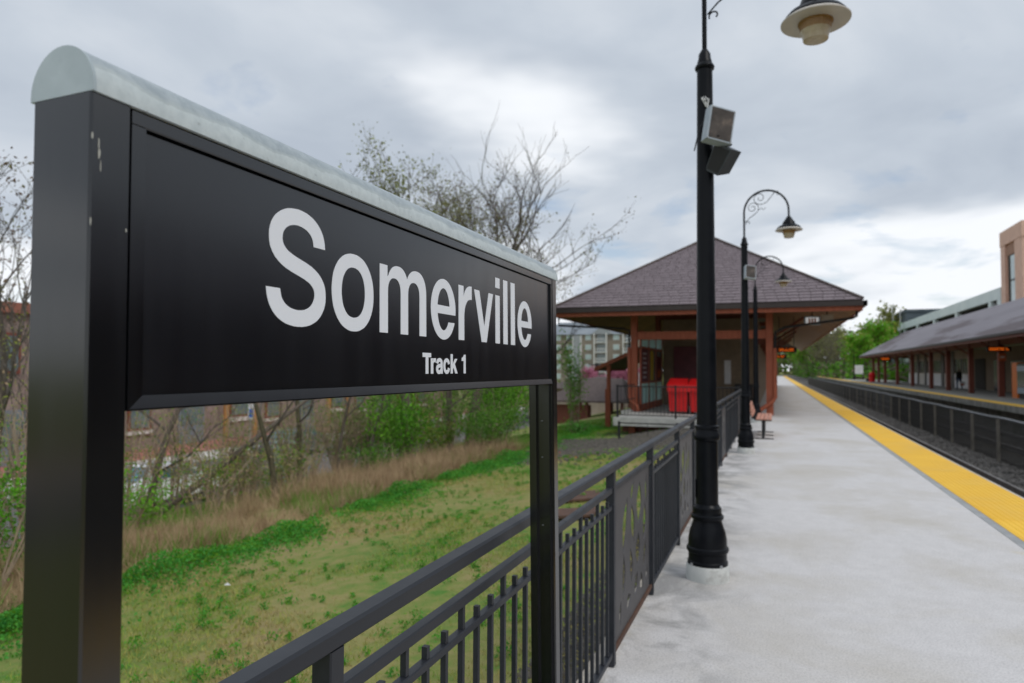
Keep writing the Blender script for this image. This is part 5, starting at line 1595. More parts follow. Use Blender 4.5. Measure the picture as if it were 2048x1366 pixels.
def build_person():
    p = empty('person', (14.4, 66.6, 0), 'person in dark jacket and blue jeans walking on the far platform with a bag', 'person', rot=(0, 0, math.radians(200)))
    V = [(0, 0, 0.95), (0, 0, 1.12), (0, 0.01, 1.32), (0, 0.0, 1.46), (0, -0.01, 1.55), (0, -0.03, 1.64), (0, -0.02, 1.74),
         (0.10, 0, 0.90), (0.11, -0.10, 0.50), (0.11, -0.05, 0.09), (0.12, -0.19, 0.04),
         (-0.10, 0, 0.90), (-0.11, 0.06, 0.50), (-0.11, 0.22, 0.11), (-0.12, 0.10, 0.04),
         (0.17, 0.0, 1.42), (0.23, 0.06, 1.15), (0.24, 0.0, 0.90), (0.24, -0.03, 0.80),
         (-0.17, 0.0, 1.42), (-0.23, -0.03, 1.15), (-0.25, -0.08, 0.90), (-0.25, -0.10, 0.80)]
    E = [(0, 1), (1, 2), (2, 3), (3, 4), (4, 5), (5, 6), (0, 7), (7, 8), (8, 9), (9, 10), (0, 11), (11, 12), (12, 13), (13, 14), (2, 15), (15, 16), (16, 17), (17, 18), (2, 19), (19, 20), (20, 21), (21, 22)]
    Rr = [(0.15, 0.11), (0.145, 0.10), (0.17, 0.11), (0.07, 0.065), (0.055, 0.055), (0.085, 0.10), (0.07, 0.085), 0.09, 0.065, 0.045, 0.04, 0.09, 0.065, 0.045, 0.04,
          0.065, 0.05, 0.038, 0.035, 0.065, 0.05, 0.038, 0.035]
    mats = [mat('jeans_denim', (0.035, 0.075, 0.16), rough=0.8), mat('dark_jacket', (0.012, 0.014, 0.016), rough=0.8), mat('skin', (0.42, 0.25, 0.18), rough=0.6), mat('dark_hair', (0.015, 0.012, 0.01), rough=0.7)]
    o = skin_body('body', V, E, Rr, mats, p, 2)
    me = o.data
    for f in me.polygons:
        z, x, y = f.center.z, f.center.x, f.center.y
        if z < 0.07:
            f.material_index = 3
        elif abs(x) > 0.18 and z < 0.86:
            f.material_index = 2
        elif z < 0.95 and abs(x) < 0.2:
            f.material_index = 0
        elif z < 1.50:
            f.material_index = 1
        else:
            f.material_index = 3 if (z > 1.70 or y > 0.0) else 2
    for s in (-1, 1):
        hx, hy = s * 0.245, (-0.035 if s > 0 else -0.105)
        for q in range(5):
            dx = 0
            mm = MB()
            a = (q - 2) * 0.016
            ln = (0.055, 0.075, 0.08, 0.075, 0.06)[q]
            mm.tube([(hx, hy + a, 0.79), (hx - s * 0.005, hy + a * 1.15, 0.79 - ln * 0.55), (hx - s * 0.02, hy + a * 1.1, 0.79 - ln)], [0.009, 0.008, 0.006], 5)
            f_ = mm.build('finger', mats[2], p, origin=(0, 0, 0))
            f_.location = (0, 0, 0)
    f_ = MB().lathe([(-0.012, 0.004), (0.0, 0.012), (0.02, 0.005)], 6, (0, -0.128, 1.64)).build('nose', mats[2], p, origin=(0, 0, 0))
    f_.location = (0, 0, 0)
    bag = empty('shopping_bag', (14.62, 66.55, 0.3), 'pale orange-printed shopping bag hanging from the hand of the walking person', 'bag')
    m = MB()
    x, y = 14.62, 66.55
    vs = [(x - 0.16, y - 0.07, 0.32), (x + 0.16, y - 0.07, 0.32), (x + 0.16, y + 0.07, 0.32), (x - 0.16, y + 0.07, 0.32), (x - 0.18, y - 0.04, 0.66), (x + 0.18, y - 0.04, 0.66), (x + 0.18, y + 0.04, 0.66), (x - 0.18, y + 0.04, 0.66)]
    m.add(vs, [(0, 3, 2, 1), (4, 5, 6, 7), (0, 1, 5, 4), (1, 2, 6, 5), (2, 3, 7, 6), (3, 0, 4, 7)])
    m.build('bag_body', M['white_paint'], bag)
    MB().box(x - 0.12, x + 0.12, y - 0.075, y - 0.062, 0.36, 0.50).build('print', M['poster_orange'], bag)
    MB().tube([(x - 0.08, y, 0.66), (x - 0.02, y, 0.76), (x + 0.02, y, 0.76), (x + 0.08, y, 0.66)], 0.008, 5).build('handle', M['white_paint'], bag)


build_person()


# ------------------------------------------------------------------ buildings behind the far platform
def build_garage():
    g_ = empty('parking_garage', (30, 135, -1.3), 'long pale parking garage with open dark upper deck behind the far station roof', 'parking garage')
    x = 26.0
    ya, yb = 99.2, 174.0
    for z0, z1 in ((10.45, 11.85), (6.9, 8.3), (3.3, 4.7)):
        MB().box(x, x + 0.3, ya, yb, z0, z1).build('parapet', M['garage'], g_)
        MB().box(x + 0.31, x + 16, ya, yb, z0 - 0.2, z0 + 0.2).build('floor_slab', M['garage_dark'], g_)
    for y in (104.0, 121.5, 137.0, 152.1, 166.0):
        MB().box(x + 0.02, x + 0.7, y - 0.55, y + 0.55, -1.3, 10.448).build('column', M['garage'], g_)
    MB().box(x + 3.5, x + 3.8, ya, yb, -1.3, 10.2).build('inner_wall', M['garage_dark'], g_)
    MB().box(x + 0.02, x + 0.6, ya, ya + 1.6, -1.3, 10.448).build('column', M['garage'], g_)
    for i, y in enumerate((104.0, 120.5, 136.0, 150.0)):
        MB().box(x + 2.0, x + 3.0, y, y + 2.4, 11.86, 12.45).build('roof_lamp_block', M['slate'], g_)


build_garage()
t = empty('brick_tower', (30, 95, -1.3), 'tall salmon brick stair tower with a narrow window strip at the right edge', 'tower')
MB().box(26.2, 33.0, 90.9, 98.3, -1.3, 18.2).build('wall', M['brick_sal'], t)
MB().box(25.85, 33.3, 90.6, 98.6, 16.6, 18.35).build('cornice', M['brick_sal'], t)
for (a, b) in ((96.9, 98.5), (90.7, 93.4)):
    MB().box(25.9, 26.2, a, b, -1.3, 16.59).build('pilaster', M['brick_sal'], t)
w = MB().box(26.12, 26.197, 93.9, 96.6, 9.2, 15.2).build('window', M['garage_dark'], t)
for i in range(2):
    MB().box(26.09, 26.118, 94.0, 95.5, 9.3 + i * 3.0, 12.1 + i * 3.0).build('pane', M['glass_pale'], w)
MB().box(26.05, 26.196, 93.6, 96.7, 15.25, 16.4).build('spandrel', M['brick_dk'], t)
MB().box(27.5, 29.5, 90.55, 90.89, -1.3, 16.59).build('pilaster', M['brick_sal'], t)
d = empty('slate_building', (34, 182, -1.3), 'dark slate-blue block behind the far end of the parking garage', 'building')
MB().box(28, 44, 176, 199, -1.3, 14.8).build('wall', M['slate'], d)
MB().box(27.8, 44.2, 175.8, 199.2, 14.81, 15.4).build('roof', M['slate'], d)
for y in (178, 183, 188, 193):
    MB().box(27.93, 27.998, y, y + 2.2, 10.5, 13).build('window', M['glass'], d)
q = empty('garage_sign', (25.6, 175.4, 9), 'yellow and white square sign on the end of the parking garage', 'sign')
MB().box(25.5, 25.7, 174.2, 177.4, 10.2, 12.6).build('face', M['signyellow'], q)
MB().box(25.45, 25.495, 174.3, 177.3, 8.2, 10.1).build('face', M['white_paint'], q)
MB().box(25.7, 26.0, 175.5, 176.0, -1.3, 12.0).build('post', M['black'], q)
for (x, y, z, lab) in ((24.8, 172.0, 16.0, 'thin grey mast standing beside the yellow garage sign'), (25.2, 165.0, 14.5, 'second thin grey mast near the yellow garage sign')):
    a = empty('mast', (x, y, -1.3), lab, 'mast')
    MB().tube([(x, y, -1.3), (x, y, z)], 0.09, 6).build('pole', M['steel'], a)
    MB().tube([(x - 0.5, y, z - 0.4), (x + 0.5, y, z - 0.4)], 0.05, 6).build('crossarm', M['steel'], a)


# ------------------------------------------------------------------ buildings to the left
def build_apartments():
    a = empty('apartment_building', (-46, 190, -2), 'tall taupe and grey apartment block with white balconies beyond the station', 'apartment building')
    X0, X1, Y = -64.0, -34.0, 188.0
    ZT = 11.3
    MB().box(X0, X1, Y, Y + 18, -2.5, ZT).build('wall', M['apt_taupe'], a)
    m = MB()
    c = [(X0 - 0.6, Y - 0.6, ZT), (X1 + 0.6, Y - 0.6, ZT), (X1 + 0.6, Y + 18.6, ZT), (X0 - 0.6, Y + 18.6, ZT), (X0 + 4, Y + 9, ZT + 4.2), (X1 - 4, Y + 9, ZT + 4.2)]
    m.add(c, [(0, 1, 5, 4), (1, 2, 5), (2, 3, 4, 5), (3, 0, 4), (3, 2, 1, 0)])
    m.build('roof', M['apt_roof'], a)
    # gable
    m = MB()
    gx = -44.8
    vs = [(gx - 3.2, Y - 0.9, ZT), (gx + 3.2, Y - 0.9, ZT), (gx, Y - 0.9, ZT + 2.4), (gx - 3.2, Y + 4, ZT), (gx + 3.2, Y + 4, ZT), (gx, Y + 4, ZT + 2.4)]
    m.add(vs, [(0, 1, 2), (0, 2, 5, 3), (1, 4, 5, 2), (3, 5, 4), (0, 3, 4, 1)])
    m.build('gable', M['apt_grey'], a)
    bay = 0
    for x, kind in ((-61, 'w'), (-58, 'w'), (-54.5, 'w'), (-52.2, 'p'), (-49.0, 'w'), (-45.2, 'b'), (-41.0, 'w'), (-37.0, 'b')):
        if kind == 'p':
            MB().box(x - 1.0, x + 1.0, Y - 0.7, Y - 0.002, -2.5, ZT - 0.3).build('wall_bay', M['apt_grey'], a)
            for s in (-1, 1):
                MB().box(x + s * 1.15 - 0.14, x + s * 1.15 + 0.14, Y - 0.75, Y - 0.001, -2.5, ZT - 0.2).build('trim', M['white_paint'], a)
            continue
        for f in range(5):
            z = -2.0 + f * 2.75
            if kind == 'w':
                w = MB().box(x - 0.85, x + 0.85, Y - 0.10, Y - 0.003, z + 0.7, z + 2.2).build('window', M['white_paint'], a)
                for s in (-1, 1):
                    MB().box(x + s * 0.4 - 0.34, x + s * 0.4 + 0.34, Y - 0.13, Y - 0.102, z + 0.8, z + 2.1).build('pane', M['glass_pale'], w)
            else:
                w = MB().box(x - 1.35, x + 1.35, Y - 0.10, Y - 0.003, z + 0.1, z + 2.3).build('balcony_door', M['glass'], a)
                b_ = MB().box(x - 1.7, x + 1.7, Y - 1.7, Y - 0.105, z - 0.15, z + 0.05)
                b_ = b_.build('balcony', M['white_paint'], a)
                rm = MB()
                rm.box(x - 1.7, x + 1.7, Y - 1.72, Y - 1.66, z + 1.0, z + 1.1)
                for k in range(18):
                    rm.box(x - 1.66 + k * 0.19, x - 1.62 + k * 0.19, Y - 1.71, Y - 1.67, z + 0.051, z + 0.999)
                rm.build('railing', M['white_paint'], b_)
                for s in (-1, 1):
                    MB().box(x + s * 1.75 - 0.13, x + s * 1.75 + 0.13, Y - 1.75, Y - 1.45, z - 0.15, z + 2.58).build('column', M['white_paint'], b_)


build_apartments()


def hip_block(name, label, cat, x0, x1, y0, y1, z0, ze, zr, wall, roofm, over=0.5):
    o = empty(name, ((x0 + x1) / 2, (y0 + y1) / 2, z0), label, cat)
    MB().box(x0, x1, y0, y1, z0, ze).build('wall', wall, o)
    m = MB()
    X0, X1, Y0, Y1 = x0 - over, x1 + over, y0 - over, y1 + over
    if (X1 - X0) > (Y1 - Y0):
        h_ = (Y1 - Y0) / 2
        r0, r1 = (X0 + h_, (Y0 + Y1) / 2, zr), (X1 - h_, (Y0 + Y1) / 2, zr)
        fs = [(0, 1, 5, 4), (1, 2, 5), (2, 3, 4, 5), (3, 0, 4), (3, 2, 1, 0)]
    else:
        h_ = (X1 - X0) / 2
        r0, r1 = ((X0 + X1) / 2, Y0 + h_, zr), ((X0 + X1) / 2, Y1 - h_, zr)
        fs = [(0, 1, 4), (1, 2, 5, 4), (2, 3, 5), (3, 0, 4, 5), (3, 2, 1, 0)]
    m.add([(X0, Y0, ze), (X1, Y0, ze), (X1, Y1, ze), (X0, Y1, ze), r0, r1], fs)
    m.build('roof', roofm, o)
    return o


lr = empty('pavilion', (-10.6, 44, -1.6), 'low open pavilion with a grey shingle roof left of the station', 'pavilion')
m = MB()
c = [(-13.6, 41.0, -0.42), (-8.3, 41.0, -0.42), (-8.3, 49.0, -0.42), (-13.6, 49.0, -0.42), (-12.0, 45.0, 0.95), (-9.4, 45.0, 0.95)]
m.add(c + [(x, y, z - 0.1) for x, y, z in c], [(0, 1, 5, 4), (1, 2, 5), (2, 3, 4, 5), (3, 0, 4), (6, 10, 11, 7), (7, 11, 8), (8, 11, 10, 9), (9, 10, 6), (0, 6, 7, 1), (1, 7, 8, 2), (2, 8, 9, 3), (3, 9, 6, 0)])
m.build('roof', M['hipcap'], lr)
for x in (-13.2, -10.9, -8.7):
    for y in (41.5, 48.5):
        MB().box(x - 0.08, x + 0.08, y - 0.08, y + 0.08, -1.9, -0.52).build('post', M['darkwood'], lr)
MB().box(-13.3, -10.7, 41.6, 41.75, -1.9, -0.7).build('wall', M['darkwood'], lr)
hip_block('low_building', 'low grey-roofed outbuilding beyond the pavilion, under the pink blossom', 'building', -20, -9.5, 56, 66, -2.4, -0.1, 0.85, M['beige'], M['hipcap'])
bl = empty('balustrade', (-8.2, 52, 0.4), 'white picket balustrade seen beside the station post and lean-to', 'balustrade')
MB().box(-10.4, -8.2, 51.95, 52.05, 1.18, 1.28).build('rail', M['white_paint'], bl)
MB().box(-10.4, -8.2, 51.95, 52.05, 0.30, 0.40).build('rail', M['white_paint'], bl)
m = MB()
for i in range(22):
    m.box(-10.4 + i * 0.1, -10.35 + i * 0.1, 51.97, 52.03, 0.4, 1.18)
m.build('picket', M['white_paint'], bl, kind='stuff')
MB().box(-10.4, -8.2, 51.9, 52.1, -1.8, 0.28).build('plinth', M['darkwood'], bl)

for (x, y, lab) in ((-19.3, 78.0, 'red traffic light above the pink blossom, the one on the left'), (-17.7, 78.0, 'red traffic light above the pink blossom, closer to the lean-to')):
    o = empty('traffic_light', (x, y, -2.2), lab, 'traffic light')
    MB().tube([(x, y, -2.5), (x, y, 1.3)], 0.06, 8).build('pole', M['black'], o)
    MB().cbox(x - 0.17, x + 0.17, y - 0.14, y + 0.14, 1.3, 2.25, 0.02).build('housing', M['black'], o)
    for i, mm in enumerate(('glass', 'glass', 'sigred')):
        MB().lathe([(0, 0.17 if i == 2 else 0.12), (0.02, 0.15 if i == 2 else 0.1)], 14, (0, 0, 0)).build('lens', M[mm], o, origin=(0, 0, 0))
        l_ = o.children[-1]
        l_.matrix_local = Matrix.Translation((0, -0.141, 3.66 + i * 0.30)) @ Matrix.Rotation(math.radians(90), 4, 'X')


# street below the bank
MB().box(-27.0, -18.7, -60, 130, -3.6, -3.185).build('street', M['asphalt'], kind='structure')
MB().box(-29.2, -27.002, -60, 130, -3.6, -3.06).build('kerb_walk', M['whitewalk'], kind='structure')
MB().box(-33.0, -29.202, -60, 130, -3.6, -3.05).build('brick_sidewalk', M['paver'], kind='structure')


def build_brownstone():
    b = empty('brownstone_building', (-39, 36, -3.05), 'weathered brownstone street building with grey doors and ochre frames seen below the sign', 'building')
    X = -33.0
    y0, y1 = 19.0, 66.0
    MB().box(X - 12, X, y0, y1, -3.05, 4.0).build('wall', M['brownstone'], b)
    MB().box(X - 12.2, X + 0.3, y0 - 0.2, y1 + 0.2, 4.001, 4.5).build('roof', M['redroof'], b)
    y = y0 + 1.0
    i = 0
    while y < y1 - 3:
        if i % 3 == 0:
            d_ = MB().box(X + 0.005, X + 0.12, y, y + 1.9, -3.04, -0.5).build('door', M['bluesteel'], b)
            MB().box(X + 0.121, X + 0.16, y + 0.15, y + 1.75, -1.9, -0.7).build('pane', M['glass'], d_)
        elif i % 3 == 1:
            w_ = MB().box(X + 0.005, X + 0.15, y, y + 0.35, -3.04, 0.2).build('pilaster', M['ochre'], b)
            w_ = MB().box(X + 0.005, X + 0.15, y + 2.6, y + 2.95, -3.04, 0.2).build('pilaster', M['ochre'], b)
            w_ = MB().box(X + 0.005, X + 0.10, y + 0.45, y + 2.5, -1.7, 0.0).build('window', M['darkwood'], b)
            MB().box(X + 0.101, X + 0.13, y + 0.6, y + 2.35, -1.55, -0.15).build('pane', M['glass'], w_)
            MB().box(X + 0.005, X + 0.2, y + 0.45, y + 2.5, -1.98, -1.71).build('sill', M['whitewalk'], b)
        else:
            w_ = MB().box(X + 0.005, X + 0.10, y + 0.2, y + 1.7, -2.0, 0.0).build('window', M['darkwood'], b)
            MB().box(X + 0.101, X + 0.13, y + 0.35, y + 1.55, -1.85, -0.15).build('pane', M['glass'], w_)
            MB().box(X + 0.005, X + 0.2, y + 0.1, y + 1.8, -2.2, -2.01).build('sill', M['whitewalk'], b)
        w_ = MB().box(X + 0.005, X + 0.10, y + 0.3, y + 1.6, 1.2, 3.1).build('window', M['darkwood'], b)
        MB().box(X + 0.101, X + 0.13, y + 0.42, y + 1.48, 1.35, 2.95).build('pane', M['glass'], w_)
        y += 3.6
        i += 1


build_brownstone()
hb = hip_block('beige_house', 'beige house with a red roof seen left of the near sign post', 'house', -58, -40, 10.5, 27, -3.2, 4.2, 6.6, M['beige'], M['redroof'])
for y in (12.5, 16.0, 19.5, 23.0):
    for z in (-2.0, 1.2):
        w_ = MB().box(-39.995, -39.9, y, y + 1.3, z, z + 1.9).build('window', M['white_paint'], hb)
        MB().box(-39.899, -39.87, y + 0.12, y + 1.18, z + 0.12, z + 1.78).build('pane', M['glass'], w_)


def build_car(loc, rz, paint, label):
    c = empty('parked_car', (0, 0, 0), label, 'car')
    prof = [(-2.15, 0.35), (-2.2, 0.62), (-2.1, 0.86), (-1.25, 0.96), (-0.62, 1.40), (0.85, 1.43), (1.55, 1.02), (2.1, 0.95), (2.2, 0.6), (2.15, 0.35)]
    m = MB()
    n = len(prof)
    for sgn, w in ((-1, 0.9), (1, 0.9)):
        for (x, z) in prof:
            k = 0.78 if z > 1.2 else 0.9
            m.v.append((x, sgn * k, z))
    m.f += [tuple(range(n - 1, -1, -1)), tuple(range(n, 2 * n))] + [(i, i + 1, n + i + 1, n + i) for i in range(n - 1)] + [(n - 1, 0, n, 2 * n - 1)]
    m.m += [0] * (len(m.f) - len(m.m))
    m.build('body', paint, c, smooth=35)
    g2 = MB()
    g2.add([(-1.2, -0.74, 1.0), (-0.64, -0.68, 1.39), (-0.64, 0.68, 1.39), (-1.2, 0.74, 1.0)], [(0, 1, 2, 3)])
    for v in range(4):
        x, y, z = g2.v[v]
        g2.v[v] = (x - 0.02, y, z + 0.015)
    g2.build('windscreen', M['carglass'], c)
    g3 = MB().add([(1.5, -0.74, 1.07), (0.88, -0.68, 1.42), (0.88, 0.68, 1.42), (1.5, 0.74, 1.07)], [(3, 2, 1, 0)])
    for v in range(4):
        x, y, z = g3.v[v]
        g3.v[v] = (x + 0.02, y, z + 0.015)
    g3.build('rear_window', M['carglass'], c)
    for s in (-1, 1):
        g4 = MB().add([(-0.95, s * 0.885, 1.03), (-0.5, s * 0.80, 1.36), (0.75, s * 0.80, 1.38), (1.2, s * 0.885, 1.06)], [(0, 1, 2, 3) if s < 0 else (3, 2, 1, 0)])
        g4.build('side_window', M['carglass'], c)
        for x in (-1.35, 1.35):
            w_ = MB().tube([(x, s * 0.70, 0.32), (x, s * 0.905, 0.32)], 0.32, 18).build('wheel', M['tyre'], c)
            MB().tube([(x, s * 0.904, 0.32), (x, s * 0.915, 0.32)], 0.20, 14).build('rim', M['steel'], w_)
        MB().box(-2.21, -2.12, s * 0.62 - 0.17, s * 0.62 + 0.17, 0.62, 0.76).build('headlight', M['white_paint'], c)
    c.location = loc
    c.rotation_euler = (0, 0, rz)
    return c


car = build_car((-19.7, 17.6, -3.185), math.radians(-88), M['carwhite'], 'white car parked at the foot of the bank, mostly hidden by dry grass')
car2 = build_car((-24.4, 30.5, -3.185), math.radians(92), M['cargrey'], 'dark grey car with greenish glass on the street below the sign')
car3 = copy_tree(car, loc=(-24.6, 13.2, -3.185), rot=(0, 0, math.radians(90)), label='white car glimpsed left of the near sign post')

ub = empty('utility_cabinet', (-15.95, 19.8, -2.75), 'pale teal utility cabinet between the tree trunks under the sign', 'cabinet')
MB().cbox(-16.4, -15.5, 19.5, 20.1, -2.9, -1.12, 0.03).build('body', M['teal'], ub)
MB().box(-16.36, -15.54, 19.485, 19.499, -2.4, -1.3).build('door', M['teal'], ub)
MB().box(-16.44, -15.46, 19.46, 20.14, -1.119, -1.06).build('lid', M['teal'], ub)
sg = empty('street_sign', (-27.8, 31.0, -3.06), 'blue and white parking sign on a thin post in front of the brownstone', 'sign')
MB().tube([(-27.8, 31.0, -3.06), (-27.8, 31.0, -0.5)], 0.04, 6).build('post', M['steel'], sg)
MB().box(-27.78, -27.74, 30.8, 31.25, -1.35, -0.5).build('face', M['white_paint'], sg)
MB().box(-27.739, -27.73, 30.85, 31.2, -1.28, -0.8).build('sign_print', mat('sign_blue', (0.04, 0.12, 0.5), rough=0.5), sg)


# ------------------------------------------------------------------ trees
def grow(base, h, r0, seed, lean=(0, 0), nb=13, start=0.3, spread=0.55, up=0.55, lv=3, sub=(6, 5), twig=0.010, jit=0.14):
    """branch skeleton: returns trunk MB, twig MB, leaf points"""
    rr = random.Random(seed)
    tm, bm = MB(), MB()
    pts, rad = [], []
    n = 9
    p = Vector(base)
    d = Vector((lean[0], lean[1], 1)).normalized()
    for i in range(n + 1):
        pts.append(p.copy())
        rad.append(max(r0 * (1 - i / n) ** 0.8, twig * 1.2))
        d = (d + Vector((rr.uniform(-1, 1), rr.uniform(-1, 1), 0.35)) * jit).normalized()
        p = p + d * (h / n)
    tm.tube(pts, [rad[0] * 1.35] + rad[1:], 8)
    tips = []

    def branch(p0, d0, ln, r1, level):
        k = 4 if level < 3 else 3
        q, dd = p0.copy(), d0.normalized()
        ps, rs = [q.copy()], [r1]
        for i in range(k):
            dd = (dd + Vector((rr.uniform(-1, 1), rr.uniform(-1, 1), rr.uniform(-0.3, 0.9))) * 0.22).normalized()
            q = q + dd * (ln / k)
            ps.append(q.copy())
            rs.append(max(r1 * (1 - (i + 1) / k * 0.8), twig * 0.45))
        bm.tube(ps, rs, 5 if level == 1 else 3, cap=False)
        if level >= lv:
            tips.extend((ps[-1], ps[-2], ps[len(ps) // 2]))
            return
        for j in range(sub[level - 1]):
            t = 0.25 + 0.75 * (j + rr.random()) / sub[level - 1]
            i = min(int(t * k), k - 1)
            q = ps[i].lerp(ps[i + 1], t * k - i)
            side = Vector((rr.uniform(-1, 1), rr.uniform(-1, 1), rr.uniform(-0.2, 0.9))).normalized()
            branch(q, (dd * 0.75 + side * 0.85), ln * rr.uniform(0.38, 0.62), max(r1 * 0.45, twig * 0.7), level + 1)

    for b in range(nb):
        t = start + (1 - start) * (b + rr.random() * 0.7) / nb
        i = min(int(t * n), n - 1)
        q = pts[i].lerp(pts[i + 1], t * n - i)
        a = b * 2.399 + rr.uniform(-0.4, 0.4)
        dirv = Vector((math.cos(a) * spread, math.sin(a) * spread, up + rr.uniform(-0.1, 0.25)))
        branch(q, dirv, h * (0.46 - 0.26 * (t - start) / (1 - start)) * rr.uniform(0.8, 1.2), max(rad[i] * 0.5, twig), 1)
    return tm, bm, tips


def make_tree(label, base, h, r0, seed, leaf=None, per=2, lsize=0.07, frac=1.0, sprd=0.12, cat='tree', name='tree', group=None, bark='bark', **kw):
    base = Vector((base[0], base[1], float(gz(base[0])) - 0.05 if len(base) < 3 else base[2]))
    tm, bm, tips = grow(base, h, r0, seed, **kw)
    t = empty(name, tuple(base), label, cat, group)
    tm.build('trunk', M[bark], t, smooth=60)
    bm.build('branches', M['twig'], t)
    if leaf:
        P = np.array([tuple(p) for p in tips]) - np.array(tuple(base))
        if frac < 1:
            P = P[rng.random(len(P)) < frac]
        P = np.repeat(P, per, 0) + rng.normal(size=(len(P) * per, 3)) * sprd
        mats = leaf if isinstance(leaf, (list, tuple)) else [leaf]
        V = leaf_verts(P, lsize)
        quick_mesh('foliage', V, 4, [M[k] for k in mats], t, rng.integers(0, len(mats), len(P)))
    return t


G = 'trees on the bank behind the sign'
make_tree('tall tree with sparse olive buds, its top highest above the left middle of the sign', (-9.7, 17.2), 7.2, 0.17, 3, ['leaf_olive', 'leaf_olive', 'leaf_yellow'], 3, 0.085, 0.9, 0.14, nb=16, start=0.32, spread=0.42, up=0.8, sub=(7, 5), group=G)
make_tree('slim olive-budded tree between the tallest one and the bare one', (-9.1, 18.6), 7.0, 0.12, 14, ['leaf_olive'], 3, 0.08, 0.9, 0.12, nb=16, start=0.4, spread=0.5, up=0.7, sub=(6, 5), group=G)
make_tree('bare grey tree with fine upright twigs above the end of the sign', (-9.35, 20.6), 9.0, 0.20, 5, ['leaf_olive'], 1, 0.06, 0.10, 0.08, nb=13, start=0.36, spread=0.62, up=0.85, sub=(6, 5), twig=0.010, group=G)
make_tree('spreading russet-budded tree reaching toward the station roof', (-9.25, 22.0), 8.2, 0.15, 8, ['leaf_olive', 'leaf_rust'], 3, 0.085, 0.8, 0.12, nb=18, start=0.36, spread=0.75, up=0.5, sub=(7, 6), lean=(0.04, 0), group=G)
make_tree('low budding tree spreading over the far end of the sign cap', (-8.3, 24.6), 5.6, 0.10, 9, ['leaf_rust', 'leaf_olive'], 2, 0.07, 0.6, 0.10, nb=11, start=0.4, spread=0.75, up=0.5, sub=(6, 5), lean=(0.04, -0.05), group=G)
make_tree('tall russet-budded tree at the left edge, beyond the near sign post', (-14.4, 9.0), 7.2, 0.12, 21, ['leaf_rust', 'leaf_rust', 'leaf_olive'], 2, 0.085, 0.8, 0.15, nb=11, start=0.36, spread=0.5, up=0.7, sub=(6, 5), group=G)
G2 = 'slender trunks under the sign'
make_tree('mossy slender trunk just left of the teal cabinet', (-9.46, 11.39), 4.3, 0.07, 31, ['leaf_yellow', 'leaf_green'], 1, 0.06, 0.25, 0.12, nb=9, start=0.3, spread=0.6, up=0.4, sub=(4, 4), bark='mossbark', group=G2)
make_tree('dark slender trunk just right of the teal cabinet', (-10.99, 14.11), 5.0, 0.08, 32, ['leaf_yellow'], 1, 0.06, 0.25, 0.12, nb=9, start=0.3, spread=0.55, up=0.5, sub=(4, 4), lean=(0.05, 0.02), bark='mossbark', group=G2)
make_tree('thin straight trunk in front of the red brick paving', (-10.47, 14.85), 4.6, 0.055, 33, ['leaf_yellow', 'leaf_green'], 1, 0.06, 0.3, 0.12, nb=8, start=0.35, spread=0.6, up=0.5, sub=(4, 4), group=G2)
make_tree('very thin dark trunk next to the thin straight one', (-9.9, 15.4), 4.2, 0.045, 34, ['leaf_green'], 1, 0.06, 0.3, 0.12, nb=8, start=0.35, spread=0.6, up=0.5, sub=(4, 4), group=G2)
make_tree('forked brown trunk beside the near sign post', (-12.0, 10.5), 4.6, 0.085, 35, ['leaf_bright'], 1, 0.07, 0.22, 0.15, nb=9, start=0.25, spread=0.7, up=0.4, sub=(4, 4), group=G2)
make_tree('thin sapling at the left edge of the lawn bank', (-13.5, 8.2), 4.4, 0.06, 36, ['leaf_yellow'], 2, 0.06, 0.6, 0.12, nb=9, start=0.3, spread=0.6, up=0.5, sub=(4, 4), group=G2)
make_tree('grey trunk standing among the bushes under the sign', (-11.5, 17.8), 4.8, 0.08, 37, ['leaf_green'], 1, 0.06, 0.3, 0.12, nb=8, start=0.35, spread=0.6, up=0.5, sub=(4, 4), group=G2)
make_tree('dark crooked trunk among the bushes by the far sign post', (-9.0, 18.2), 4.6, 0.07, 38, ['leaf_green'], 1, 0.06, 0.3, 0.12, nb=8, start=0.35, spread=0.6, up=0.5, sub=(4, 4), group=G2)
# fallen limb leaning across the gap
fl = MB().tube([(-11.4, 10.2, -1.35), (-10.9, 11.2, -0.62), (-10.5, 12.2, 0.15), (-10.1, 13.2, 0.85), (-9.7, 14.2, 1.35)], [0.085, 0.07, 0.05, 0.035, 0.02], 7)
for q in range(5):
    t = 0.3 + q * 0.14
    p = Vector((-11.4, 10.2, -1.35)).lerp(Vector((-9.7, 14.2, 1.35)), t)
    fl.tube([p, p + Vector((R.uniform(-0.5, 0.2), R.uniform(-0.1, 0.6), R.uniform(0.2, 0.6))), p + Vector((R.uniform(-0.9, 0.2), R.uniform(0, 1.0), R.uniform(0.4, 1.0)))], [0.02, 0.012, 0.006], 5)
tag(fl.build('fallen_limb', M['bark'], origin=(-11.4, 10.2, -1.35), smooth=60), 'bare dark limb leaning diagonally across the view below the sign', 'branch')


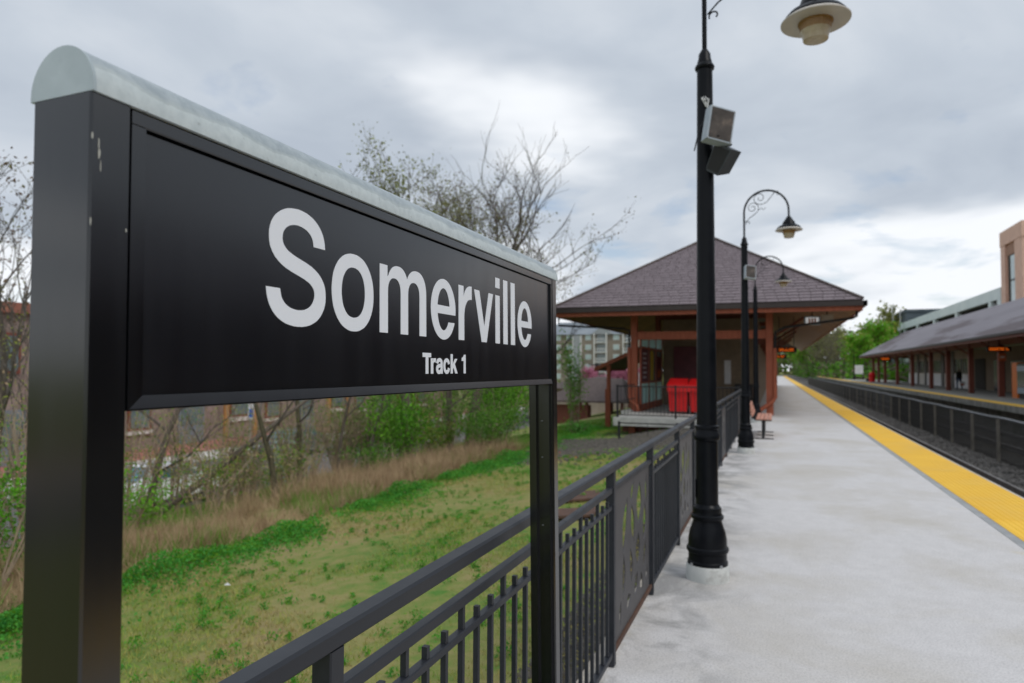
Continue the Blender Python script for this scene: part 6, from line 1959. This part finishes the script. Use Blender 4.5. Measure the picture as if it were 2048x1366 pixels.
# ------------------------------------------------------------------ shrubs
def make_shrub(label, base, rx, ry, h, n, leafs, lsize, seed, stems=9, group=None, hollow=0.45, cat='shrub', name='shrub', top=0.0):
    z = float(gz(base[0])) - 0.03
    s = empty(name, (base[0], base[1], z), label, cat, group)
    rr = random.Random(seed)
    m = MB()
    tips = []
    for k in range(stems):
        a = rr.uniform(0, 6.283)
        q = rr.uniform(0.3, 1.0)
        e = Vector((base[0] + math.cos(a) * rx * q, base[1] + math.sin(a) * ry * q, z + h * rr.uniform(0.55, 1.0)))
        b0 = Vector((base[0] + math.cos(a) * 0.12, base[1] + math.sin(a) * 0.12, z))
        mid = b0.lerp(e, 0.55) + Vector((0, 0, h * 0.1))
        m.tube([b0, mid, e], [0.018, 0.012, 0.005], 4, cap=False)
        for j in range(5):
            t = rr.uniform(0.3, 1)
            p0 = (b0.lerp(mid, t / 0.55) if t < 0.55 else mid.lerp(e, (t - 0.55) / 0.45))
            p1 = p0 + Vector((rr.uniform(-1, 1) * rx * 0.35, rr.uniform(-1, 1) * ry * 0.35, rr.uniform(-0.05, 0.35) * h))
            m.tube([p0, p1], [0.007, 0.003], 3, cap=False)
            tips.append(p1)
            tips.append(p0.lerp(p1, 0.5))
        tips.append(e)
    m.build('stem', M['brush'], s)
    P = np.array([(p.x - base[0], p.y - base[1], p.z - z) for p in tips])
    idx = rng.integers(0, len(P), n)
    Q = P[idx] + rng.normal(size=(n, 3)) * np.array([rx, ry, h]) * 0.11
    Q[:, 2] = np.maximum(Q[:, 2], 0.02)
    quick_mesh('foliage', leaf_verts(Q, lsize), 4, [M[k] for k in leafs], s, rng.integers(0, len(leafs), n))
    return s


GS = 'young green shrubs on the bank'
make_shrub('big leafy green shrub right under the middle of the sign', (-9.6, 16.4), 1.3, 1.3, 2.0, 4200, ['leaf_green', 'leaf_bush', 'leaf_bright'], 0.08, 41, group=GS)
make_shrub('dense mounded dark green bush by the far sign post, low on the bank', (-7.75, 18.0), 1.25, 1.5, 1.35, 5600, ['leaf_bush', 'leaf_bush', 'leaf_green'], 0.06, 42, 16, group=GS)
make_shrub('tall airy shrub of bright new leaves close behind the far sign post', (-7.9, 19.6), 1.2, 1.2, 2.5, 3600, ['leaf_green', 'leaf_bush', 'leaf_bright'], 0.08, 43, group=GS)
make_shrub('green shrub left of the bare tree foot', (-10.6, 19.4), 1.3, 1.3, 2.1, 3200, ['leaf_green', 'leaf_bush'], 0.08, 44, group=GS)
make_shrub('low green bush at the head of the dry grass', (-9.2, 14.6), 0.8, 0.8, 0.8, 1300, ['leaf_bush', 'leaf_green'], 0.06, 45, group=GS)
make_shrub('broad green shrub deep behind the bushes under the sign', (-9.4, 22.5), 1.6, 1.6, 2.4, 2600, ['leaf_bush', 'leaf_green'], 0.09, 46, group=GS)
make_shrub('bright upright shrub beside the far sign post, in front of the pavilion', (-7.3, 26.0), 0.75, 0.9, 3.0, 1900, ['leaf_green', 'leaf_bright'], 0.09, 47, 10, group=GS)
make_shrub('small lime shrub with rounded leaves beside the near sign post', (-8.9, 7.0), 0.45, 0.5, 1.6, 170, ['leaf_bright'], 0.085, 48, 5, group=GS)
make_shrub('spring green bush below the lime shrub', (-9.9, 8.3), 1.0, 0.9, 1.0, 1300, ['leaf_bright', 'leaf_green'], 0.06, 49, group=GS)
make_shrub('bright green bush at the left edge beyond the near sign post', (-10.8, 6.4), 1.1, 1.1, 1.5, 1900, ['leaf_green', 'leaf_bright'], 0.065, 50, 11, group=GS)
make_shrub('low weedy bush at the lower left edge', (-8.6, 4.8), 0.8, 0.8, 0.55, 900, ['leaf_bush', 'leaf_green'], 0.055, 51, group=GS)
make_shrub('small green bush on the street edge behind the fallen limb', (-13.2, 14.2), 0.9, 0.9, 1.0, 900, ['leaf_green', 'leaf_bush'], 0.06, 52, group=GS)
make_shrub('green bush at the foot of the teal cabinet', (-14.2, 17.0), 1.0, 1.2, 0.9, 1100, ['leaf_green', 'leaf_bush'], 0.06, 53, group=GS)
make_shrub('dark low bush beside the pavilion, behind the lawn', (-6.6, 23.6), 0.6, 0.9, 0.45, 1300, ['weed', 'leaf_bush'], 0.06, 54, group=GS)
make_shrub('dense thicket of twigs and leaves filling the gap below the sign', (-11.6, 21.6), 2.2, 1.8, 2.6, 3200, ['leaf_bush', 'leaf_olive', 'leaf_green'], 0.09, 55, 16, group=GS)


make_shrub('bright yellow-green shrub at the very left edge, nearest the camera', (-8.1, 5.0), 0.8, 0.8, 1.3, 2200, ['leaf_bright', 'leaf_green'], 0.05, 101, 11, group=GS)
make_shrub('airy yellow-green shrub at the left edge before the beige house', (-13.6, 8.0), 1.0, 1.0, 2.6, 1500, ['leaf_yellow', 'leaf_bright'], 0.06, 102, 12, group=GS)
GB = 'twiggy brush on the bank'
where = ['beside the near sign post', 'under the left end of the sign', 'in front of the white car', 'round the fallen limb', 'left of the teal cabinet', 'in front of the teal cabinet',
         'right of the teal cabinet', 'before the red paving', 'left of the green thicket', 'inside the green thicket', 'behind the thin straight trunk', 'at the back of the thicket']
for i, (x, y, h_) in enumerate(((-10.8, 7.4, 2.4), (-11.6, 9.6, 2.6), (-12.4, 11.4, 2.7), (-11.2, 11.6, 2.3), (-11.9, 13.2, 2.6), (-11.3, 14.6, 2.2), (-12.6, 15.8, 2.6), (-11.2, 16.0, 2.3), (-12.2, 18.9, 2.5), (-10.8, 17.0, 2.4), (-11.8, 16.9, 2.6), (-10.2, 20.6, 2.6))):
    make_shrub('tall bare brush with tiny yellow-green buds ' + where[i], (x, y), 0.95, 0.95, h_, 1150, ['leaf_yellow', 'leaf_yellow', 'leaf_green', 'straw'], 0.045, 120 + i, 24, group=GB)
for i, (x, y, h_, lab) in enumerate(((-11.0, 8.6, 1.5, 'twiggy leafless brush beside the forked trunk'), (-10.2, 10.2, 1.3, 'twiggy brush in front of the parked white car'), (-11.8, 12.4, 1.5, 'twiggy brush around the base of the fallen limb'),
                                     (-10.4, 12.8, 1.1, 'low twiggy brush left of the teal cabinet'), (-12.6, 9.4, 1.7, 'tall twiggy brush nearest the first sign post'), (-12.4, 14.6, 1.3, 'thin brush between the cabinet and the grey car'))):
    make_shrub(lab, (x, y), 1.1, 1.1, h_, 1300, ['leaf_yellow', 'leaf_green', 'straw', 'leaf_yellow'], 0.055, 80 + i, 13, group=GB)

make_shrub('rounded green shrub hiding the street right of the thin trunks', (-12.2, 17.8), 1.2, 1.2, 1.9, 3200, ['leaf_bush', 'leaf_green'], 0.08, 91, 12, group=GS)
make_shrub('dark green shrub behind the dry grass, below the grey trunk', (-10.9, 18.4), 1.1, 1.0, 1.5, 3000, ['leaf_bush', 'leaf_bush', 'leaf_green'], 0.07, 92, 12, group=GS)
make_shrub('yellow-green shrub between the dark bush and the dry grass', (-9.2, 18.0), 0.9, 0.9, 1.3, 2400, ['leaf_green', 'leaf_yellow'], 0.07, 93, 12, group=GS)
make_shrub('broad shadowy shrub at the back of the thicket, near the pavilion', (-10.4, 25.5), 1.8, 1.5, 2.3, 3200, ['leaf_bush', 'leaf_green'], 0.09, 94, 12, group=GS)


# ------------------------------------------------------------------ turf, weeds, dry grass
def blades(n, xr, yr, hgt, wid, tilt, ypow=1.0, mask=None):
    x = rng.uniform(*xr, n)
    y = yr[0] + (yr[1] - yr[0]) * rng.random(n) ** ypow
    if mask is not None:
        k = mask(x, y)
        x, y = x[k], y[k]
    n = len(x)
    z = gz(x) + 0.05 * np.where((x > -17) & (x < -1.7), np.sin(x * 1.7 + y * 0.6) * np.cos(y * 1.1 - x * 0.4), 0) - 0.01
    a = rng.uniform(0, 6.283, n)
    h = hgt * rng.uniform(0.5, 1.4, n)
    t = tilt * rng.uniform(0.2, 1.2, n)
    b = rng.uniform(0, 6.283, n)
    w = wid * rng.uniform(0.7, 1.3, n)
    base = np.stack([x, y, z], 1)
    s = np.stack([np.cos(a) * w, np.sin(a) * w, np.zeros(n)], 1)
    tip = base + np.stack([np.cos(b) * np.sin(t) * h, np.sin(b) * np.sin(t) * h, np.cos(t) * h], 1)
    return np.stack([base - s, base + s, tip], 1).reshape(-1, 3)


def lumps(x, y, f=1.0):
    return (np.sin(x * 2.1 * f + 1.3 * np.sin(y * 1.7 * f)) + np.sin(y * 2.6 * f + 1.1 * np.sin(x * 2.3 * f)) + np.sin((x + y) * 4.3 * f) * 0.6) / 2.6


def not_gravel(x, y):
    return ~((np.abs(y - 18.8 - (x + 4.5) * 0.6) < 2.7 + lumps(x, y) * 0.6) & (x > -6.4)) & (x < -1.12 + 0.12 * lumps(x, y, 2))


V1 = blades(160000, (-7.2, -1.0), (1.2, 26), 0.045, 0.0045, 0.9, 1.5, not_gravel)
tag(quick_mesh('lawn_grass', V1, 3, M['lawn']), 'patchy tan and green turf covering the slope behind the railing', 'grass', kind='stuff')


V5 = blades(26000, (-10.5, -5.0), (21.5, 34), 0.07, 0.007, 0.8, 1.0)
tag(quick_mesh('lawn_grass', V5, 3, M['leaf_green']), 'fresh green grass strip running up to the raised station deck', 'grass', kind='stuff')


def tufts():
    n = 2300
    x = rng.uniform(-6.4, -1.5, n)
    y = 1.4 + 23 * rng.random(n) ** 1.5
    k = not_gravel(x, y) & (lumps(x, y, 0.6) + rng.normal(size=n) * 0.7 > 0.15)
    x, y = x[k], y[k]
    per = 42
    rad = np.repeat(rng.uniform(0.012, 0.036, len(x)), per)
    X = np.repeat(x, per) + rng.normal(size=len(x) * per) * rad
    Y = np.repeat(y, per) + rng.normal(size=len(x) * per) * rad
    Z = gz(X) + 0.05 * np.where((X > -17) & (X < -1.7), np.sin(X * 1.7 + Y * 0.6) * np.cos(Y * 1.1 - X * 0.4), 0) + rng.random(len(X)) * 0.06
    return leaf_verts(np.stack([X, Y, Z], 1), 0.028, 0.4, 0.8)


T_ = tufts()
tag(quick_mesh('grass_tufts', T_, 4, [M['weed'], M['leaf_green']], mat_idx=rng.integers(0, 2, len(T_) // 4)), 'small dark green tufts dotted over the tan lawn', 'grass', kind='stuff')


def weed_cloud():
    n = 95000
    y = 3.5 + 23 * rng.random(n) ** 1.3
    x = -6.35 + rng.normal(size=n) * np.where(rng.random(n) < 0.3, 0.55, 0.26) + 0.18 * np.sin(y * 0.9)
    k = lumps(x * 0.5, y * 0.8, 1.0) + 0.5 * lumps(x, y, 2.3) + rng.normal(size=n) * 0.3 > -0.3
    x, y = x[k], y[k]
    n = len(x)
    hm = 0.22 * np.exp(-((x + 6.35) / 0.42) ** 2) * np.clip(0.6 + 0.9 * lumps(x, y, 1.4), 0.1, 1.3)
    z = gz(x) + np.abs(rng.random(n)) * np.maximum(hm, 0.05)
    return leaf_verts(np.stack([x, y, z], 1), 0.036, 0.6, 0.3)


W_ = weed_cloud()
tag(quick_mesh('weeds', W_, 4, [M['weed'], M['weed'], M['leaf_green']], mat_idx=rng.integers(0, 3, len(W_) // 4)), 'line of lush dark green weeds along the lower edge of the lawn', 'weeds', kind='stuff')


def tussocks():
    c = []
    for i in range(260):
        x = rng.uniform(-9.8, -6.75)
        y = 5 + 14 * rng.random()
        if lumps(np.array([x]), np.array([y]), 0.5)[0] < -0.25:
            continue
        k = 46
        v = blades(k, (x - 0.16, x + 0.16), (y - 0.16, y + 0.16), rng.uniform(0.35, 0.75), 0.005, rng.uniform(0.5, 1.0))
        c.append(v)
    return np.concatenate(c)


def dry_mask(x, y):
    return lumps(x * 0.7, y * 0.7) + rng.normal(size=len(x)) * 0.4 > -0.3


V3 = np.concatenate([blades(60000, (-9.4, -6.7), (3.0, 20), 0.27, 0.004, 1.15, 1.2, dry_mask), blades(26000, (-13.5, -9.2), (5.0, 22), 0.30, 0.005, 1.1, 1.1, dry_mask),
                     blades(11000, (-8.4, -6.8), (11.0, 18.5), 0.5, 0.005, 1.0, 1.0), tussocks()])
tag(quick_mesh('dry_grass', V3, 3, M['straw']), 'tall matted straw-coloured dry grass on the bank below the weeds', 'grass', kind='stuff')
V4 = blades(60000, (-13.5, -6.7), (3.0, 26), 0.34, 0.005, 0.8, 1.2, lambda x, y: lumps(x, y, 0.8) + 0.4 * (x < -9.6) > 0.25)
tag(quick_mesh('bank_grass', V4, 3, M['leaf_green']), 'fresh green grass growing through the dry straw on the bank', 'grass', kind='stuff')


def gravel_patch():
    oc = np.array([[1, 0, 0], [-1, 0, 0], [0, 1, 0], [0, -1, 0], [0, 0, 1], [0, 0, -1]], float)
    F8 = np.array([(0, 2, 4), (2, 1, 4), (1, 3, 4), (3, 0, 4), (2, 0, 5), (1, 2, 5), (3, 1, 5), (0, 3, 5)]).ravel()
    n = 16000
    x1 = -0.95 - 0.42 * rng.random(n) ** 1.5
    y1 = 0.8 + 24 * rng.random(n) ** 1.6
    n2 = 22000
    x2 = rng.uniform(-6.4, -1.5, n2)
    y2 = 18.8 + (x2 + 4.5) * 0.6 + rng.normal(size=n2) * 1.5
    x, y = np.concatenate([x1, x2]), np.concatenate([y1, y2])
    s = np.concatenate([rng.uniform(0.010, 0.024, n), rng.uniform(0.02, 0.05, n2)])
    z = gz(x) + 0.05 * np.where((x > -17) & (x < -1.7), np.sin(x * 1.7 + y * 0.6) * np.cos(y * 1.1 - x * 0.4), 0)
    P = oc[None] * rng.uniform(0.6, 1.3, (len(x), 6, 1)) * s[:, None, None]
    P[..., 2] *= 0.7
    P += np.stack([x, y, z + s * 0.2], 1)[:, None, :]
    return P[:, F8].reshape(-1, 3)


tag(quick_mesh('gravel', gravel_patch(), 3, M['gravel']), 'grey crushed gravel at the foot of the railing and in front of the station deck', 'gravel', kind='stuff')

# scraps of litter on the gravel and lawn
for i, (x, y, c_, lab) in enumerate(((-5.0, 16.4, 'red_plastic', 'scrap of red litter on the gravel near the far sign post'), (-4.2, 15.0, 'red_plastic', 'second scrap of red litter, nearer the railing'), (-4.9, 5.2, 'white_paint', 'white scrap of paper on the lawn'))):
    m = MB()
    z = float(gz(x)) + 0.07
    m.add([(x - 0.025, y - 0.015, z), (x + 0.025, y - 0.025, z + 0.01), (x + 0.03, y + 0.02, z - 0.005), (x - 0.015, y + 0.025, z + 0.015), (x, y, z + 0.02)], [(0, 1, 4), (1, 2, 4), (2, 3, 4), (3, 0, 4), (3, 2, 1, 0)])
    tag(m.build('litter', M[c_], origin=(x, y, z)), lab, 'litter')


# ------------------------------------------------------------------ far trees
def far_tree_proto(name, leafs, seed, n, dens=1.0, label='', lsz=0.42):
    base = (0, 0, 0)
    t = empty(name, base, label, 'tree')
    tm, bm, tips = grow(Vector((0, 0, -0.3)), 9.5, 0.22, seed, nb=12, start=0.25, spread=0.75, up=0.55, sub=(5, 3), twig=0.03)
    tm.build('trunk', M['bark'], t, smooth=60)
    bm.build('branches', M['twig'], t)
    P = np.array([tuple(p) for p in tips])
    cl = P[rng.integers(0, len(P), n)]
    Q = cl + rng.normal(size=(n, 3)) * np.array([0.55, 0.55, 0.45])
    quick_mesh('crown', leaf_verts(Q, lsz, 0.8), 4, [M[k] for k in leafs], t, rng.integers(0, len(leafs), n))
    return t


FG = 'trees along the tracks in the distance'
green = far_tree_proto('tree', ['leaf_bright', 'leaf_bright', 'leaf_yellow'], 61, 3600, label='')
green2 = far_tree_proto('tree', ['leaf_green', 'leaf_bright', 'leaf_yellow'], 62, 2800, label='')
grey = far_tree_proto('tree', ['leaf_grey', 'leaf_olive'], 63, 900, lsz=0.30)
olive = far_tree_proto('tree', ['leaf_yellow', 'leaf_olive'], 64, 1800)
spots = [
    (green, 14.6, 140, 0.85, 'bright green tree at the end of the far platform, nearest the canopy'),
    (green, 19.5, 155, 1.12, 'bright green tree behind the tip of the far station roof'),
    (green2, 24, 168, 1.15, 'green tree directly under the yellow garage sign'),
    (olive, 26.0, 188, 1.6, 'tall pale budding tree rising beside the dark slate building'),
    (grey, 13.5, 165, 0.95, 'low leafless tree just past the end of the opposite platform'),
    (olive, 20, 190, 1.25, 'yellow-olive tree behind the low leafless one'),
    (grey, 12.5, 190, 1.1, 'leafless brown tree beside the tracks, right of centre'),
    (grey, 15.5, 205, 1.35, 'taller leafless brown tree behind the first leafless one'),
    (grey, 12.0, 225, 1.25, 'leafless grey-brown tree farther along the tracks'),
    (olive, 14.5, 240, 1.4, 'olive tree in the middle of the far tree line'),
    (green2, 11.5, 255, 1.2, 'soft green tree near the vanishing point, right of the tracks'),
    (grey, 12, 285, 1.5, 'hazy leafless tree near the vanishing point'),
    (green2, -7.5, 175, 1.1, 'green tree left of the tracks, just below the station eave'),
    (green2, -6.5, 205, 1.25, 'second green tree left of the tracks, beyond the platform end'),
    (olive, -6.5, 235, 1.4, 'olive tree left of the tracks in the distance'),
    (green, -7, 270, 1.4, 'far bright green tree left of the tracks'),
    (grey, 2.0, 440, 1.7, 'leafless tree closing the view where the tracks meet'),
    (green2, 8.5, 450, 1.7, 'green tree closing the view where the tracks meet, right side'),
    (green2, -5, 430, 1.7, 'green tree closing the view where the tracks meet, left side'),
    (olive, 19, 225, 1.45, 'large olive crown high in the tree line behind the bare trees'),
    (green2, 17.5, 178, 1.05, 'second bright green crown filling the tree line by the platform end'),
]
used = set()
for (src, x, y, s_, lab) in spots:
    z = -1.4 if x > 2 else -1.2
    if id(src) not in used:
        used.add(id(src))
        o = src
        o.location = (x, y, z)
        o.scale = (s_, s_, s_)
        o.rotation_euler = (0, 0, R.uniform(0, 6))
        o['label'] = lab
    else:
        o = copy_tree(src, loc=(x, y, z), rot=(0, 0, R.uniform(0, 6)), scale=s_, label=lab)
    o['group'] = FG
n = 42000
x = np.concatenate([rng.uniform(10.5, 30, n), rng.uniform(-12, -4.5, n // 3)])
y = 132 + rng.uniform(0, 330, len(x))
z = -1.4 + (3.6 + 1.0 * np.sin(x * 1.1 + y * 0.2) + np.clip((y - 180) * 0.02, 0, 4)) * rng.random(len(x))
k = (x > 10.5) | (y > 195)
x, y, z = x[k], y[k], z[k]
tag(quick_mesh('undergrowth', leaf_verts(np.stack([x, y, z], 1), 0.85, 0.8), 4, [M['leaf_bush'], M['leaf_grey'], M['leaf_green']], mat_idx=rng.integers(0, 3, len(x))),
    'low tangled undergrowth at the foot of the far tree line beside the tracks', 'undergrowth', kind='stuff')
# wood in the far distance that reads as one mass
n = 38000
x = rng.uniform(-700, 700, n)
y = 470 + rng.uniform(0, 60, n)
tops = 20 + 5 * np.sin(x * 0.05) + 3 * np.sin(x * 0.17 + 1) + 2 * np.sin(x * 0.61)
z = -2 + tops * rng.random(n)
V = leaf_verts(np.stack([x, y, z], 1), 3.2, 0.8)
tag(quick_mesh('far_woods', V, 4, [M['leaf_bush'], M['leaf_grey'], M['leaf_olive']], mat_idx=rng.integers(0, 3, n)), 'distant mixed woods along the horizon', 'woods', kind='stuff')

# blossom trees and street trees near the apartments
bl1 = None
for (x, y, s_, lab) in ((-17.6, 70, 0.37, 'pink blossoming cherry tree under the left traffic light'), (-15.9, 71, 0.39, 'pink blossoming cherry tree between the traffic lights and the lean-to'), (-14.2, 69, 0.36, 'pink blossoming cherry tree just left of the lean-to post'), (-12.9, 72, 0.37, 'pink cherry tree behind the white balustrade')):
    if bl1 is None:
        bl1 = far_tree_proto('cherry_tree', ['blossom'], 71, 2600, label=lab)
        bl1.location = (x, y, -2.3)
        bl1.scale = (s_,) * 3
        o = bl1
    else:
        o = copy_tree(bl1, loc=(x, y, -2.3), rot=(0, 0, R.uniform(0, 6)), scale=s_, label=lab)
    o['group'] = 'cherry trees in front of the apartments'
for (x, y, s_, src, lab) in ((-22, 62, 0.55, green2, 'green street tree left of the cherry trees'), (-27, 75, 0.7, olive, 'olive street tree in front of the apartments, far left'), (-19, 50, 0.40, green2, 'green street tree beyond the bushes under the sign'),
                             (-30, 60, 0.65, grey, 'leafless street tree behind the brownstone'), (-26.5, 44, 0.5, green, 'bright street tree at the end of the brownstone'), (-24.5, 52, 0.5, olive, 'olive street tree between the brownstone and the bushes'),
                             (-36, 9, 0.6, olive, 'pale olive street tree before the beige house'), (-33.5, 12.5, 0.42, green, 'green street tree at the left edge by the beige house')):
    copy_tree(src, loc=(x, y, -3.1), rot=(0, 0, R.uniform(0, 6)), scale=s_, label=lab, group='street trees beyond the bank')
